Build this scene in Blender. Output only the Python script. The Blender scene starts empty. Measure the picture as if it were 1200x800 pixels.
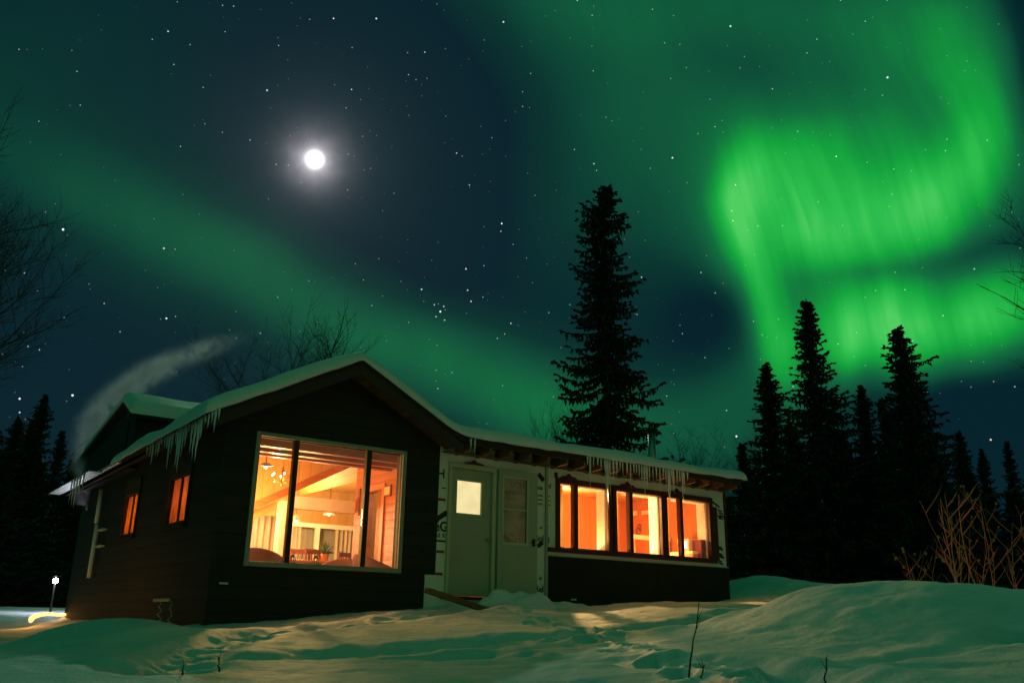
import bpy, math, random
import numpy as np
from mathutils import Matrix, Vector

R_ = math.radians
scene = bpy.context.scene
COL = scene.collection
random.seed(7)
rng = np.random.default_rng(7)

# ------------------------------------------------------------------ camera
CAM = np.array([0.0, 0.0, 1.6])
PITCH, ROLL, FPX = R_(17.56), R_(0.97), 1025.0
_F = np.array([0, math.cos(PITCH), math.sin(PITCH)])
_R0 = np.array([1.0, 0, 0]); _U0 = np.cross(_R0, _F)
_R = _R0 * math.cos(ROLL) + _U0 * math.sin(ROLL)
_U = _U0 * math.cos(ROLL) - _R0 * math.sin(ROLL)


def ray(px, py):
    d = _F + _R * (px - 600) / FPX - _U * (py - 400) / FPX
    return d / np.linalg.norm(d)


def at(px, py, D):
    """point seen at pixel (px,py) of the 1200x800 photo, D metres away on plan"""
    d = ray(px, py)
    return CAM + d * (D / math.hypot(d[0], d[1]))


cd = bpy.data.cameras.new('camera')
cam = bpy.data.objects.new('camera', cd)
COL.objects.link(cam)
M = Matrix.Identity(4)
for i in range(3):
    M[i][0], M[i][1], M[i][2], M[i][3] = _R[i], _U[i], -_F[i], CAM[i]
cam.matrix_world = M
cd.sensor_width = 36.0
cd.lens = FPX / 1200 * 36
cd.clip_start, cd.clip_end = 0.05, 3000
scene.camera = cam

# ------------------------------------------------------------------ sky, moon, exposure
scene.view_settings.view_transform = 'Standard'
scene.view_settings.look = 'None'
scene.view_settings.exposure = 0
scene.view_settings.gamma = 1
scene.cycles.use_denoising = True
scene.cycles.sample_clamp_indirect = 2.5
scene.cycles.max_bounces = 8
scene.cycles.transparent_max_bounces = 16
scene.cycles.volume_bounces = 2
scene.cycles.volume_step_rate = 1.0

MOON = ray(369, 187)
moon_el, moon_az = math.asin(MOON[2]), math.atan2(MOON[0], MOON[1])
world = bpy.data.worlds.new('World')
scene.world = world
world.use_nodes = True
WN = world.node_tree.nodes; WL = world.node_tree.links
WN.clear()


class G:
    """tiny helper that turns expressions into nodes of a tree"""
    def __init__(s, tree):
        s.n, s.l = tree.nodes, tree.links

    def put(s, sock, v):
        if hasattr(v, 'is_output'):
            s.l.new(v, sock)
        else:
            sock.default_value = v

    def m(s, op, a, b=0.0, c=0.0, clamp=False):
        n = s.n.new('ShaderNodeMath'); n.operation = op; n.use_clamp = clamp
        for i, v in enumerate((a, b, c)):
            if i < len(n.inputs):
                s.put(n.inputs[i], v)
        return n.outputs[0]

    def vm(s, op, a, b=None, out=0):
        n = s.n.new('ShaderNodeVectorMath'); n.operation = op
        s.put(n.inputs[0], a)
        if b is not None:
            s.put(n.inputs[1], b)
        return n.outputs[out]

    def ramp(s, f, stops, interp='LINEAR'):
        n = s.n.new('ShaderNodeValToRGB'); n.color_ramp.interpolation = interp
        e = n.color_ramp.elements
        while len(e) < len(stops):
            e.new(0.5)
        for el, (p, c) in zip(e, stops):
            el.position = p; el.color = (*c, 1)
        s.put(n.inputs[0], f)
        return n.outputs[0]

    def mapr(s, v, a, b, c, d, smooth=False):
        n = s.n.new('ShaderNodeMapRange')
        if smooth:
            n.interpolation_type = 'SMOOTHSTEP'
        for i, x in enumerate((v, a, b, c, d)):
            s.put(n.inputs[i], x)
        return n.outputs[0]

    def mix(s, f, a, b, kind='MIX'):
        n = s.n.new('ShaderNodeMix'); n.data_type = 'RGBA'; n.blend_type = kind
        s.put(n.inputs[0], f); s.put(n.inputs[6], a); s.put(n.inputs[7], b)
        return n.outputs[2]

    def noise(s, vec, scale, detail=3, rough=.5, dist=0.0):
        n = s.n.new('ShaderNodeTexNoise')
        if vec is not None:
            s.put(n.inputs['Vector'], vec)
        n.inputs['Scale'].default_value = scale
        n.inputs['Detail'].default_value = detail
        n.inputs['Roughness'].default_value = rough
        n.inputs['Distortion'].default_value = dist
        return n.outputs[0]


def azel(px, py):
    d = ray(px, py)
    return np.array([math.degrees(math.atan2(d[0], d[1])), math.degrees(math.asin(d[2]))])


g = G(world.node_tree)
tc = WN.new('ShaderNodeTexCoord')
DIR = tc.outputs['Generated']
sep = WN.new('ShaderNodeSeparateXYZ'); WL.new(DIR, sep.inputs[0])
az = g.m('MULTIPLY', g.m('ARCTAN2', sep.outputs[0], sep.outputs[1]), 57.2958)
el = g.m('MULTIPLY', g.m('ARCSINE', sep.outputs[2]), 57.2958)
comb = WN.new('ShaderNodeCombineXYZ')
# gently warp the sky coordinates so that the curtains of the aurora are not perfect ellipses
wn = g.noise(DIR, 3.2, 2.0, .55)
wn2 = g.noise(g.vm('ADD', DIR, (7.3, 1.1, 4.7)), 3.2, 2.0, .55)
azw = g.m('ADD', az, g.m('MULTIPLY', g.m('SUBTRACT', wn, .5), 5.0))
elw = g.m('ADD', el, g.m('MULTIPLY', g.m('SUBTRACT', wn2, .5), 4.5))
WL.new(azw, comb.inputs[0]); WL.new(elw, comb.inputs[1])
AE = comb.outputs[0]


def blob(acc, px, py, sx, sy, rot, amp):
    """Gaussian patch of the aurora, given its centre, two half-widths and tilt as read off the photo,
    turned into an ellipse in azimuth and elevation"""
    c = azel(px, py)
    J = np.stack([(azel(px + 4, py) - c) / 4, (azel(px, py + 4) - c) / 4], 1)
    t = R_(rot)
    A = J @ np.array([[math.cos(t), -math.sin(t)], [math.sin(t), math.cos(t)]]) @ np.diag([sx, sy])
    Uu, S, _ = np.linalg.svd(A)
    th = math.atan2(Uu[1, 0], Uu[0, 0])
    n = WN.new('ShaderNodeMapping'); n.vector_type = 'TEXTURE'
    n.inputs['Location'].default_value = (c[0], c[1], 0)
    n.inputs['Rotation'].default_value = (0, 0, th)
    n.inputs['Scale'].default_value = (S[0], S[1], 1)
    WL.new(AE, n.inputs['Vector'])
    q = g.vm('DOT_PRODUCT', n.outputs[0], n.outputs[0], out=1)
    return g.m('MULTIPLY_ADD', g.m('POWER', 0.36788, q), amp, acc)


I = 0.0
for b in [
    # broad diffuse band from upper left down to the horizon behind the house
    (-60, 120, 230, 130, 25, .05), (60, 205, 190, 62, 27, .055), (192, 272, 160, 58, 27, .11), (330, 345, 160, 58, 30, .15),
    (470, 400, 150, 66, 33, .15), (600, 450, 140, 66, 28, .16), (720, 500, 170, 60, 15, .19), (860, 480, 90, 70, 40, .12),
    (60, 40, 200, 110, 0, .03), (160, 150, 240, 110, 30, .02),
    # upper middle veil
    (640, -10, 190, 85, 18, .14), (780, 40, 190, 110, 25, .12), (720, 140, 140, 120, 50, .08), (800, 230, 130, 130, 60, .12),
    (640, 250, 80, 130, -15, .04),
    # the bright swirl
    (960, 10, 160, 60, 12, .20), (1085, 40, 95, 75, 40, .22), (1135, 105, 52, 84, -15, .22), (1138, 185, 44, 76, 12, .26),
    (1090, 255, 95, 62, -30, .28), (1030, 200, 120, 105, 0, .22), (980, 275, 100, 60, 10, .26), (905, 210, 70, 66, 0, .22),
    (858, 255, 28, 66, 8, .40), (880, 330, 24, 66, -18, .24), (940, 270, 17, 56, -18, .22), (955, 300, 46, 30, 20, .22),
    (905, 270, 80, 90, 0, .16), (1010, 110, 110, 60, 0, .05),
    # the rayed curtain low on the right
    (900, 400, 26, 66, -24, .32), (925, 440, 28, 46, -18, .16), (975, 395, 42, 66, -10, .20), (1000, 412, 16, 56, -14, .26), (1032, 385, 28, 58, -8, .28),
    (1048, 405, 17, 58, -8, .20), (1078, 396, 26, 56, -8, .30), (1130, 386, 34, 44, 0, .30), (1172, 366, 34, 48, 0, .28),
    (1215, 350, 50, 44, 0, .20), (1110, 345, 140, 55, -8, .10), (960, 450, 80, 70, 0, .14),
    (1000, 195, 150, 110, 10, .20), (1080, 240, 70, 50, -30, .10), (900, 330, 60, 70, 20, .16), (1060, 400, 160, 56, -6, .26), (1130, 385, 90, 46, -6, .16), (1020, 395, 70, 50, -6, .14), (1040, 270, 110, 40, -14, .12),
    # dark lanes
    (1100, 315, 110, 20, -12, -.16), (1015, 332, 46, 14, -12, -.08), (1196, 50, 22, 130, -18, -.10), (826, 395, 50, 44, 40, -.14),
    (1150, 470, 110, 34, -3, -.12), (490, 150, 115, 190, -14, -.12), (900, 110, 90, 40, 20, -.05),
    # the sky overhead, which only lights the snow
    (600, -540, 660, 280, 0, .85),
]:
    I = blob(I, *b)
# very soft vertical rays, only where the aurora is strong
cmb2 = WN.new('ShaderNodeCombineXYZ'); WL.new(g.m('ADD', azw, g.m('MULTIPLY', elw, .22)), cmb2.inputs[0]); WL.new(g.m('MULTIPLY', el, .09), cmb2.inputs[1])
rays_n = g.noise(cmb2.outputs[0], .62, 3.0, .6)
I = g.m('MULTIPLY', I, g.m('ADD', 1.0, g.m('MULTIPLY', g.m('SUBTRACT', rays_n, .5), g.m('MULTIPLY', I, .80))))
patch = g.noise(DIR, 5.0, 3.0, .6)
I = g.m('MULTIPLY', I, g.mapr(patch, .25, .75, .86, 1.14))
# directions behind the camera get an even share of the glow
behind = g.mapr(sep.outputs[1], -.1, -.5, 0.0, .28)
I = g.m('ADD', I, behind, clamp=True)
AUR = g.ramp(I, [(0, (.0012, .0150, .0225)), (.10, (.0020, .034, .0265)), (.22, (.0045, .085, .040)), (.36, (.0055, .155, .045)),
                 (.60, (.0070, .37, .046)), (.80, (.026, .51, .074)), (1.0, (.080, .62, .115))])
# moonlit air: a faint Nishita sky lit from the moon's direction
nish = WN.new('ShaderNodeTexSky'); nish.sky_type = 'NISHITA'; nish.sun_disc = False
nish.sun_elevation = moon_el; nish.sun_rotation = moon_az
base = g.mix(1.0, AUR, g.mix(1.0, nish.outputs[0], (.00020, .00028, .00036, 1), 'MULTIPLY'), 'ADD')
# stars: two Voronoi layers on the unit sphere, brightness different for every star
def stars(scale, rad, gain, thresh):
    v = WN.new('ShaderNodeTexVoronoi'); v.feature = 'F1'; v.inputs['Scale'].default_value = scale
    WL.new(DIR, v.inputs['Vector'])
    s3 = WN.new('ShaderNodeSeparateColor'); WL.new(v.outputs['Color'], s3.inputs[0])
    pick = g.mapr(s3.outputs[0], thresh, 1.0, 0.0, 1.0)
    pick = g.m('POWER', pick, 2.2)
    core = g.mapr(v.outputs['Distance'], 0.0, rad, 1.0, 0.0, True)
    return g.m('MULTIPLY', g.m('MULTIPLY', core, pick), gain), s3.outputs[1]
s1, h1 = stars(62, .062, 1.9, .42)
s2, h2 = stars(120, .10, .95, .30)
tint = g.ramp(h1, [(0, (1, .86, .72)), (.5, (1, 1, 1)), (1, (.7, .85, 1))])
st = g.m('MULTIPLY', g.m('ADD', s1, s2), g.mapr(el, 0, 10, .3, 1))
# named bright stars that stand out in the photo, and the little cluster
for px, py, k, r in [(588, 262, 1.6, .055), (587, 271, .9, .04), (355, 290, .0, .04), (192, 291, .9, .06), (74, 269, 1.6, .075), (195, 373, 1.3, .06), (516, 365, 1.2, .07),
                     (509, 357, .8, .05), (520, 359, .8, .05), (511, 371, .7, .05), (521, 375, .7, .05), (546, 315, .9, .06), (548, 340, .8, .055), (552, 353, .8, .055),
                     (494, 339, .9, .06), (313, 106, .9, .06), (441, 22, .9, .06), (590, 26, .9, .06), (856, 31, .9, .06), (1040, 91, 1.1, .065), (788, 185, 1.0, .06),
                     (696, 192, .7, .05), (1161, 515, 1.0, .06), (863, 511, 1.2, .07), (23, 467, 1.1, .065), (54, 466, .9, .05), (85, 463, 1.4, .07), (23, 483, .8, .05), (197, 37, .7, .05)]:
    d = ray(px, py)
    c = math.cos(R_(r))
    dp = g.vm('DOT_PRODUCT', DIR, tuple(d), out=1)
    st = g.m('ADD', st, g.mapr(dp, c, 1 - (1 - c) * .25, 0, k))
base = g.mix(1.0, base, g.mix(1.0, tint, st, 'MULTIPLY'), 'ADD')
# the moon and the halo its light makes in the thin frosty air
dm = g.vm('DOT_PRODUCT', DIR, tuple(MOON), out=1)
ang = g.m('MULTIPLY', g.m('ARCCOSINE', g.m('MINIMUM', dm, 1.0)), 57.2958)
disc = g.m('MULTIPLY', g.m('POWER', .36788, g.m('POWER', g.m('DIVIDE', ang, .31), 2.0)), 14.0)
h_in = g.m('MULTIPLY', g.m('POWER', 2.71828, g.m('MULTIPLY', ang, -1 / .62)), g.mapr(g.noise(DIR, 30.0, 3.0, .6), .3, .7, .9, 1.7))
h_out = g.m('MULTIPLY', g.m('POWER', 2.71828, g.m('MULTIPLY', ang, -1 / 2.3)), .075)
base = g.mix(1.0, base, g.mix(1.0, (1, .92, .98, 1), g.m('ADD', disc, h_in), 'MULTIPLY'), 'ADD')
base = g.mix(1.0, base, g.mix(1.0, (.80, .92, 1.0, 1), h_out, 'MULTIPLY'), 'ADD')
# added low warm sky glow, behind right of the camera, lighting the house front
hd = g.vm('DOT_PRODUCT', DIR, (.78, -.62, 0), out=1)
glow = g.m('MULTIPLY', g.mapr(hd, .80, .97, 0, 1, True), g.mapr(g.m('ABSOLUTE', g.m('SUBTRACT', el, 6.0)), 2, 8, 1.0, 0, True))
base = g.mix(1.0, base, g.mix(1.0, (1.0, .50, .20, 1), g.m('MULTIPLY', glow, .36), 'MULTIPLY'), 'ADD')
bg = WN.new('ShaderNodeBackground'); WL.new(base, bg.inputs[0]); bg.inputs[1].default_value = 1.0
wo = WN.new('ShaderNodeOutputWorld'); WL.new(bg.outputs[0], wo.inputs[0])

moon_l = bpy.data.lights.new('moonlight', 'SUN')
moon_l.energy = .18; moon_l.angle = R_(.55); moon_l.color = (.62, 1.0, .68)
mo = bpy.data.objects.new('moonlight', moon_l); COL.objects.link(mo)
mo.rotation_euler = Vector(MOON).to_track_quat('Z', 'Y').to_euler()

# ------------------------------------------------------------------ materials
def new_mat(name):
    m = bpy.data.materials.new(name); m.use_nodes = True
    nt = m.node_tree
    p = nt.nodes['Principled BSDF']
    return m, nt, p, G(nt)


def pbr(name, c, rough=.7, var=.25, vs=6.0, bump=.15, bs=30.0, metal=0.0, stretch=(1, 1, 1), spec=.4, c2=None):
    """one procedural surface: colour broken up by two noises, matching bump"""
    m, nt, p, q = new_mat(name)
    t = nt.nodes.new('ShaderNodeTexCoord')
    v = q.vm('MULTIPLY', t.outputs['Object'], stretch)
    n1 = q.noise(v, vs, 4, .6); n2 = q.noise(v, vs * 7, 3, .6)
    f = q.m('ADD', q.m('MULTIPLY', n1, .65), q.m('MULTIPLY', n2, .35))
    lo = tuple(x * (1 - var) for x in c) if c2 is None else c2
    hi = tuple(min(1, x * (1 + var)) for x in c)
    colr = q.ramp(f, [(.3, lo), (.7, hi)])
    nt.links.new(colr, p.inputs['Base Color'])
    nt.links.new(q.mapr(n2, .3, .7, max(.02, rough - .08), min(1, rough + .08)), p.inputs['Roughness'])
    p.inputs['Metallic'].default_value = metal
    p.inputs['Specular IOR Level'].default_value = spec
    if bump:
        b = nt.nodes.new('ShaderNodeBump'); b.inputs['Strength'].default_value = bump; b.inputs['Distance'].default_value = .02
        nt.links.new(q.noise(v, bs, 4, .6), b.inputs['Height']); nt.links.new(b.outputs[0], p.inputs['Normal'])
    return m


def planks(name, c, c2, axis, pitch, rough=.55, grain=(1, 1, 1), gap=.12):
    """boards of width `pitch` stacked along an axis of the object, each of a slightly different tone, with grain and grooves"""
    m, nt, p, q = new_mat(name)
    t = nt.nodes.new('ShaderNodeTexCoord'); s = nt.nodes.new('ShaderNodeSeparateXYZ')
    nt.links.new(t.outputs['Object'], s.inputs[0])
    a = q.m('DIVIDE', s.outputs[axis], pitch)
    fl = q.m('FLOOR', a); fr = q.m('FRACT', a)
    wn_ = nt.nodes.new('ShaderNodeTexWhiteNoise'); wn_.noise_dimensions = '1D'; nt.links.new(fl, wn_.inputs['W'])
    gv = q.vm('MULTIPLY', t.outputs['Object'], grain)
    off = nt.nodes.new('ShaderNodeCombineXYZ'); nt.links.new(q.m('MULTIPLY', fl, 3.7), off.inputs[0]); nt.links.new(q.m('MULTIPLY', fl, 1.9), off.inputs[1])
    gn = q.noise(q.vm('ADD', gv, off.outputs[0]), 5.0, 4, .6, .6)
    knots = q.mapr(q.noise(q.vm('ADD', t.outputs['Object'], off.outputs[0]), 5.5, 1, .4), .70, .78, 0, .5)
    f = q.m('ADD', q.m('MULTIPLY', wn_.outputs[0], .45), q.m('MULTIPLY', gn, .55))
    colr = q.ramp(f, [(.2, c2), (.8, c)])
    colr = q.mix(knots, colr, tuple(x * .45 for x in c2) + (1,))
    groove = q.m('GREATER_THAN', fr, 1 - gap)
    colr = q.mix(q.m('MULTIPLY', groove, .55), colr, tuple(x * .4 for x in c2) + (1,))
    nt.links.new(colr, p.inputs['Base Color']); p.inputs['Roughness'].default_value = rough
    b = nt.nodes.new('ShaderNodeBump'); b.inputs['Strength'].default_value = .5; b.inputs['Distance'].default_value = .012
    h = q.m('ADD', q.m('MULTIPLY', q.m('POWER', fr, 3.0), -1.0), q.m('MULTIPLY', gn, .25))
    nt.links.new(h, b.inputs['Height']); nt.links.new(b.outputs[0], p.inputs['Normal'])
    return m


def glass_mat(name, tint=(1, 1, 1), refl=.06):
    m, nt, p, q = new_mat(name)
    nt.nodes.remove(p)
    tr = nt.nodes.new('ShaderNodeBsdfTransparent'); tr.inputs[0].default_value = (*tint, 1)
    gl = nt.nodes.new('ShaderNodeBsdfGlossy'); gl.inputs['Roughness'].default_value = .03
    lw = nt.nodes.new('ShaderNodeLayerWeight'); lw.inputs[0].default_value = .25
    mx = nt.nodes.new('ShaderNodeMixShader')
    smear = q.mapr(q.noise(nt.nodes.new('ShaderNodeTexCoord').outputs['Object'], 4, 3, .6), .3, .7, .6, 1.4)
    nt.links.new(q.m('MULTIPLY', q.m('ADD', q.m('MULTIPLY', lw.outputs['Fresnel'], .35), refl), smear, clamp=True), mx.inputs[0])
    nt.links.new(tr.outputs[0], mx.inputs[1]); nt.links.new(gl.outputs[0], mx.inputs[2])
    nt.links.new(mx.outputs[0], nt.nodes['Material Output'].inputs[0])
    return m


def emit(name, c, strength, var=0.0, vs=6.0):
    m, nt, p, q = new_mat(name)
    p.inputs['Base Color'].default_value = (.6, .55, .45, 1)
    p.inputs['Emission Color'].default_value = (*c, 1)
    p.inputs['Emission Strength'].default_value = strength
    if var:
        n = q.noise(nt.nodes.new('ShaderNodeTexCoord').outputs['Object'], vs, 3, .6)
        nt.links.new(q.mapr(n, .3, .7, strength * (1 - var), strength * (1 + var)), p.inputs['Emission Strength'])
    return m


def cloth(name, c, trans=.5, folds=60.0, axis=0):
    m, nt, p, q = new_mat(name)
    nt.nodes.remove(p)
    t = nt.nodes.new('ShaderNodeTexCoord')
    n = q.noise(q.vm('MULTIPLY', t.outputs['Object'], (9, 9, .6)), 2.2, 3, .6)
    colr = q.ramp(n, [(.3, tuple(x * .62 for x in c)), (.7, c)])
    d = nt.nodes.new('ShaderNodeBsdfDiffuse'); tl = nt.nodes.new('ShaderNodeBsdfTranslucent')
    nt.links.new(colr, d.inputs[0]); nt.links.new(colr, tl.inputs[0])
    mx = nt.nodes.new('ShaderNodeMixShader'); mx.inputs[0].default_value = trans
    nt.links.new(d.outputs[0], mx.inputs[1]); nt.links.new(tl.outputs[0], mx.inputs[2])
    nt.links.new(mx.outputs[0], nt.nodes['Material Output'].inputs[0])
    return m


def snow_mat(name, bump=.6, dist=.03):
    m, nt, p, q = new_mat(name)
    t = nt.nodes.new('ShaderNodeTexCoord')
    n1 = q.noise(t.outputs['Object'], 1.3, 4, .6); n2 = q.noise(t.outputs['Object'], 9, 5, .65)
    nt.links.new(q.ramp(q.m('ADD', q.m('MULTIPLY', n1, .5), q.m('MULTIPLY', n2, .5)), [(.3, (.74, .77, .80)), (.65, (.86, .87, .89))]), p.inputs['Base Color'])
    p.inputs['Roughness'].default_value = .62; p.inputs['Specular IOR Level'].default_value = .25
    h = q.m('ADD', q.m('MULTIPLY', q.noise(t.outputs['Object'], 5.5, 5, .62), .7), q.m('MULTIPLY', q.noise(t.outputs['Object'], 55, 3, .7), .22))
    b = nt.nodes.new('ShaderNodeBump'); b.inputs['Strength'].default_value = bump; b.inputs['Distance'].default_value = dist
    nt.links.new(h, b.inputs['Height']); nt.links.new(b.outputs[0], p.inputs['Normal'])
    return m


MT = dict(
    snow=snow_mat('snow', .75, .06), roofsnow=snow_mat('roof_snow', .5, .03),
    siding=planks('dark_lap_siding', (.030, .022, .016), (.016, .012, .009), 2, .18, .8, (1, 1, 6)),
    skirt=pbr('dark_skirting', (.028, .017, .012), .85, .4, 4, .3),
    pine=planks('pine_boards', (.55, .15, .024), (.36, .08, .012), 2, .14, .45, (.8, .8, 9), .06),
    pinev=planks('pine_panelling', (.60, .21, .045), (.44, .13, .025), 0, .30, .45, (9, 9, .7), .04),
    redwood=planks('red_stained_beam', (.30, .045, .012), (.18, .025, .008), 2, .5, .5, (.8, .8, 9), .01),
    ceil=planks('ceiling_boards', (.62, .34, .09), (.52, .26, .06), 0, .22, .6, (9, .8, 9), .05),
    cream=pbr('cream_paint', (.86, .80, .62), .5, .06, 4, .05), floor=pbr('wood_floor', (.32, .16, .06), .4, .3, 5, .1),
    orange=pbr('orange_wall', (.66, .25, .058), .6, .10, 2.0, .06), rust=pbr('rust_wall', (.60, .22, .055), .6, .12, 2.0, .06),
    wrap=pbr('house_wrap', (.80, .78, .70), .55, .07, 3.0, .25, 9.0), ink=pbr('wrap_ink', (.02, .022, .022), .6, .2),
    tape=pbr('red_seam_tape', (.36, .030, .026), .5, .2), trimred=pbr('dark_red_trim', (.085, .014, .012), .5, .3, 8, .1),
    doorgrey=pbr('grey_green_door', (.40, .40, .31), .5, .06, 3, .05), doortrim=pbr('door_trim', (.58, .52, .36), .5, .08, 5, .08),
    pframe=pbr('weathered_window_frame', (.33, .33, .27), .6, .15, 9, .1), mull=pbr('dark_mullion', (.03, .026, .018), .6, .2),
    deck=pbr('tar_paper_deck', (.035, .026, .02), .85, .3, 5, .2), rafter=planks('rafter_wood', (.24, .12, .065), (.13, .06, .03), 2, .3, .8, (1, 6, 1), .02),
    soffit=planks('soffit_boards', (.16, .085, .05), (.08, .04, .025), 0, .15, .8, (6, 1, 1), .08),
    rake=planks('rake_board', (.060, .030, .020), (.035, .018, .012), 2, .6, .8, (1, 1, 6), .01),
    metal=pbr('galvanised_pipe', (.42, .42, .41), .35, .2, 6, .05, metal=.85), darkmetal=pbr('dark_metal', (.03, .03, .03), .5, .2, metal=.6),
    white=pbr('white_plastic', (.78, .78, .76), .45, .05, 5, .03), glass=glass_mat('window_glass'), stormglass=glass_mat('storm_glass', (.62, .68, .62), .06),
    curtain=cloth('amber_curtain', (.80, .42, .12), .70), sheer=cloth('cream_curtain', (.86, .74, .52), .5), peach=cloth('peach_curtain', (.86, .66, .38), .55),
    chair=pbr('rust_upholstery', (.15, .032, .014), .8, .25, 8, .2), bulb=emit('warm_bulb', (1, .72, .36), 12), brass=pbr('brass', (.55, .36, .10), .3, .2, metal=.9),
    bark=pbr('spruce_bark', (.055, .042, .032), .9, .4, 6, .5), needle=pbr('spruce_needles', (.020, .032, .020), .75, .45, 3, 0),
    twig=pbr('bare_twigs', (.060, .048, .038), .85, .3, 5, .2), sapbark=pbr('willow_bark', (.70, .24, .15), .7, .3, 8, .2), bud=pbr('dry_leaves', (.52, .22, .09), .8, .3),
    lampwhite=emit('cold_lamp', (.80, .86, 1.0), 220), trail=emit('amber_light', (1.0, .50, .13), 2.6, .25, 3), screen=emit('tv_screen', (.62, .80, 1.0), 1.9, .5, 9),
    paper=emit('lit_door_paper', (1.0, .82, .40), .86, .10, 7), tin=pbr('white_tin', (.72, .70, .66), .35, .1, 4, .05),
    frost=pbr('frosted_metal_edge', (.55, .52, .50), .35, .3, 12, .4, 20, metal=.3), plant=pbr('plant_leaves', (.05, .10, .03), .5, .3), picture=pbr('picture_print', (.75, .55, .28), .5, .2, 9, 0), dark=pbr('dark_figure', (.05, .03, .02), .7, .2),
)
# ice
_m, _nt, _p, _q = new_mat('ice')
_p.inputs['Base Color'].default_value = (.9, .95, 1, 1); _p.inputs['Roughness'].default_value = .18
_p.inputs['IOR'].default_value = 1.31; _p.inputs['Transmission Weight'].default_value = .25
_b = _nt.nodes.new('ShaderNodeBump'); _b.inputs['Strength'].default_value = .4; _b.inputs['Distance'].default_value = .01
_nt.links.new(_q.noise(_nt.nodes.new('ShaderNodeTexCoord').outputs['Object'], 25, 2, .5), _b.inputs['Height']); _nt.links.new(_b.outputs[0], _p.inputs['Normal'])
MT['ice'] = _m


# ------------------------------------------------------------------ mesh helpers
class MB:
    def __init__(s):
        s.v, s.f = [], []

    def add(s, vs, fs):
        o = len(s.v); s.v += [tuple(map(float, p)) for p in vs]; s.f += [tuple(o + i for i in f) for f in fs]
        return s

    def box(s, a, b):
        (x0, y0, z0), (x1, y1, z1) = a, b
        return s.add([(x0, y0, z0), (x1, y0, z0), (x1, y1, z0), (x0, y1, z0), (x0, y0, z1), (x1, y0, z1), (x1, y1, z1), (x0, y1, z1)],
                     [(0, 3, 2, 1), (4, 5, 6, 7), (0, 1, 5, 4), (1, 2, 6, 5), (2, 3, 7, 6), (3, 0, 4, 7)])

    def prism(s, poly, axis, a, b):
        """poly of 2D points, extruded along axis 0/1/2 from a to b"""
        def P(q, t):
            q = list(q); q.insert(axis, t); return q
        n = len(poly)
        return s.add([P(q, a) for q in poly] + [P(q, b) for q in poly],
                     [tuple(range(n)), tuple(range(2 * n - 1, n - 1, -1))] + [(i, (i + 1) % n, n + (i + 1) % n, n + i)[::-1] for i in range(n)])

    def tube(s, pts, rad, k=6, cap=True):
        pts = [np.array(p, float) for p in pts]
        n = len(pts)
        rad = rad if hasattr(rad, '__len__') else [rad] * n
        vs, fs = [], []
        for i, p in enumerate(pts):
            d = pts[min(i + 1, n - 1)] - pts[max(i - 1, 0)]
            d = d / (np.linalg.norm(d) + 1e-9)
            a = np.cross(d, (0, 0, 1) if abs(d[2]) < .9 else (1, 0, 0)); a /= np.linalg.norm(a); b = np.cross(d, a)
            for j in range(k):
                t = 2 * math.pi * j / k
                vs.append(p + rad[i] * (a * math.cos(t) + b * math.sin(t)))
        for i in range(n - 1):
            for j in range(k):
                fs.append((i * k + j, i * k + (j + 1) % k, (i + 1) * k + (j + 1) % k, (i + 1) * k + j))
        if cap:
            fs.append(tuple(range(k))[::-1]); fs.append(tuple((n - 1) * k + j for j in range(k)))
        return s.add(vs, fs)

    def ball(s, c, r, nu=10, nv=7, jit=0.0, sq=(1, 1, 1)):
        vs = [(c[0], c[1], c[2] + r * sq[2])]
        for i in range(1, nv):
            for j in range(nu):
                p, t = math.pi * i / nv, 2 * math.pi * j / nu
                k = r * (1 + random.uniform(-jit, jit))
                vs.append((c[0] + k * sq[0] * math.sin(p) * math.cos(t), c[1] + k * sq[1] * math.sin(p) * math.sin(t), c[2] + k * sq[2] * math.cos(p)))
        vs.append((c[0], c[1], c[2] - r * sq[2]))
        fs = [(0, 1 + j, 1 + (j + 1) % nu) for j in range(nu)]
        for i in range(nv - 2):
            for j in range(nu):
                a = 1 + i * nu; fs.append((a + j, a + nu + j, a + nu + (j + 1) % nu, a + (j + 1) % nu))
        e = len(vs) - 1; a = 1 + (nv - 2) * nu
        fs += [(e, a + (j + 1) % nu, a + j) for j in range(nu)]
        return s.add(vs, fs)

    def build(s, name, mat, parent=None, smooth=False, bevel=0.0):
        me = bpy.data.meshes.new(name); me.from_pydata(s.v, [], s.f); me.update()
        me.materials.append(MT[mat] if isinstance(mat, str) else mat)
        o = bpy.data.objects.new(name, me); COL.objects.link(o)
        if smooth:
            me.polygons.foreach_set('use_smooth', [True] * len(me.polygons))
        if bevel:
            b = o.modifiers.new('bevel', 'BEVEL'); b.width = bevel; b.segments = 2; b.limit_method = 'ANGLE'
        if parent is not None:
            o.parent = parent
        return o


def tag(o, label=None, cat=None, group=None, kind=None):
    for k, v in (('label', label), ('category', cat), ('group', group), ('kind', kind)):
        if v:
            o[k] = v
    return o


def empty(name, loc=(0, 0, 0), rz=0.0, **kw):
    o = bpy.data.objects.new(name, None); COL.objects.link(o)
    o.empty_display_size = .2; o.location = loc; o.rotation_euler = (0, 0, rz)
    return tag(o, **kw)


def copy_tree(o, parent=None):
    c = o.copy(); COL.objects.link(c); c.parent = parent
    for ch in list(o.children):
        copy_tree(ch, c)
    return c


# ------------------------------------------------------------------ house frame:  local x = along the front, y = into the house, z = up
AU = R_(54.2)
UX = np.array([math.sin(AU), math.cos(AU), 0]); VY = np.array([-math.cos(AU), math.sin(AU), 0])
ORG = np.array([-.28396, 15.24236, 0.0])
RZ = math.atan2(UX[1], UX[0])
HM = Matrix.Translation(Vector(ORG)) @ Matrix.Rotation(RZ, 4, 'Z')


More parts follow.
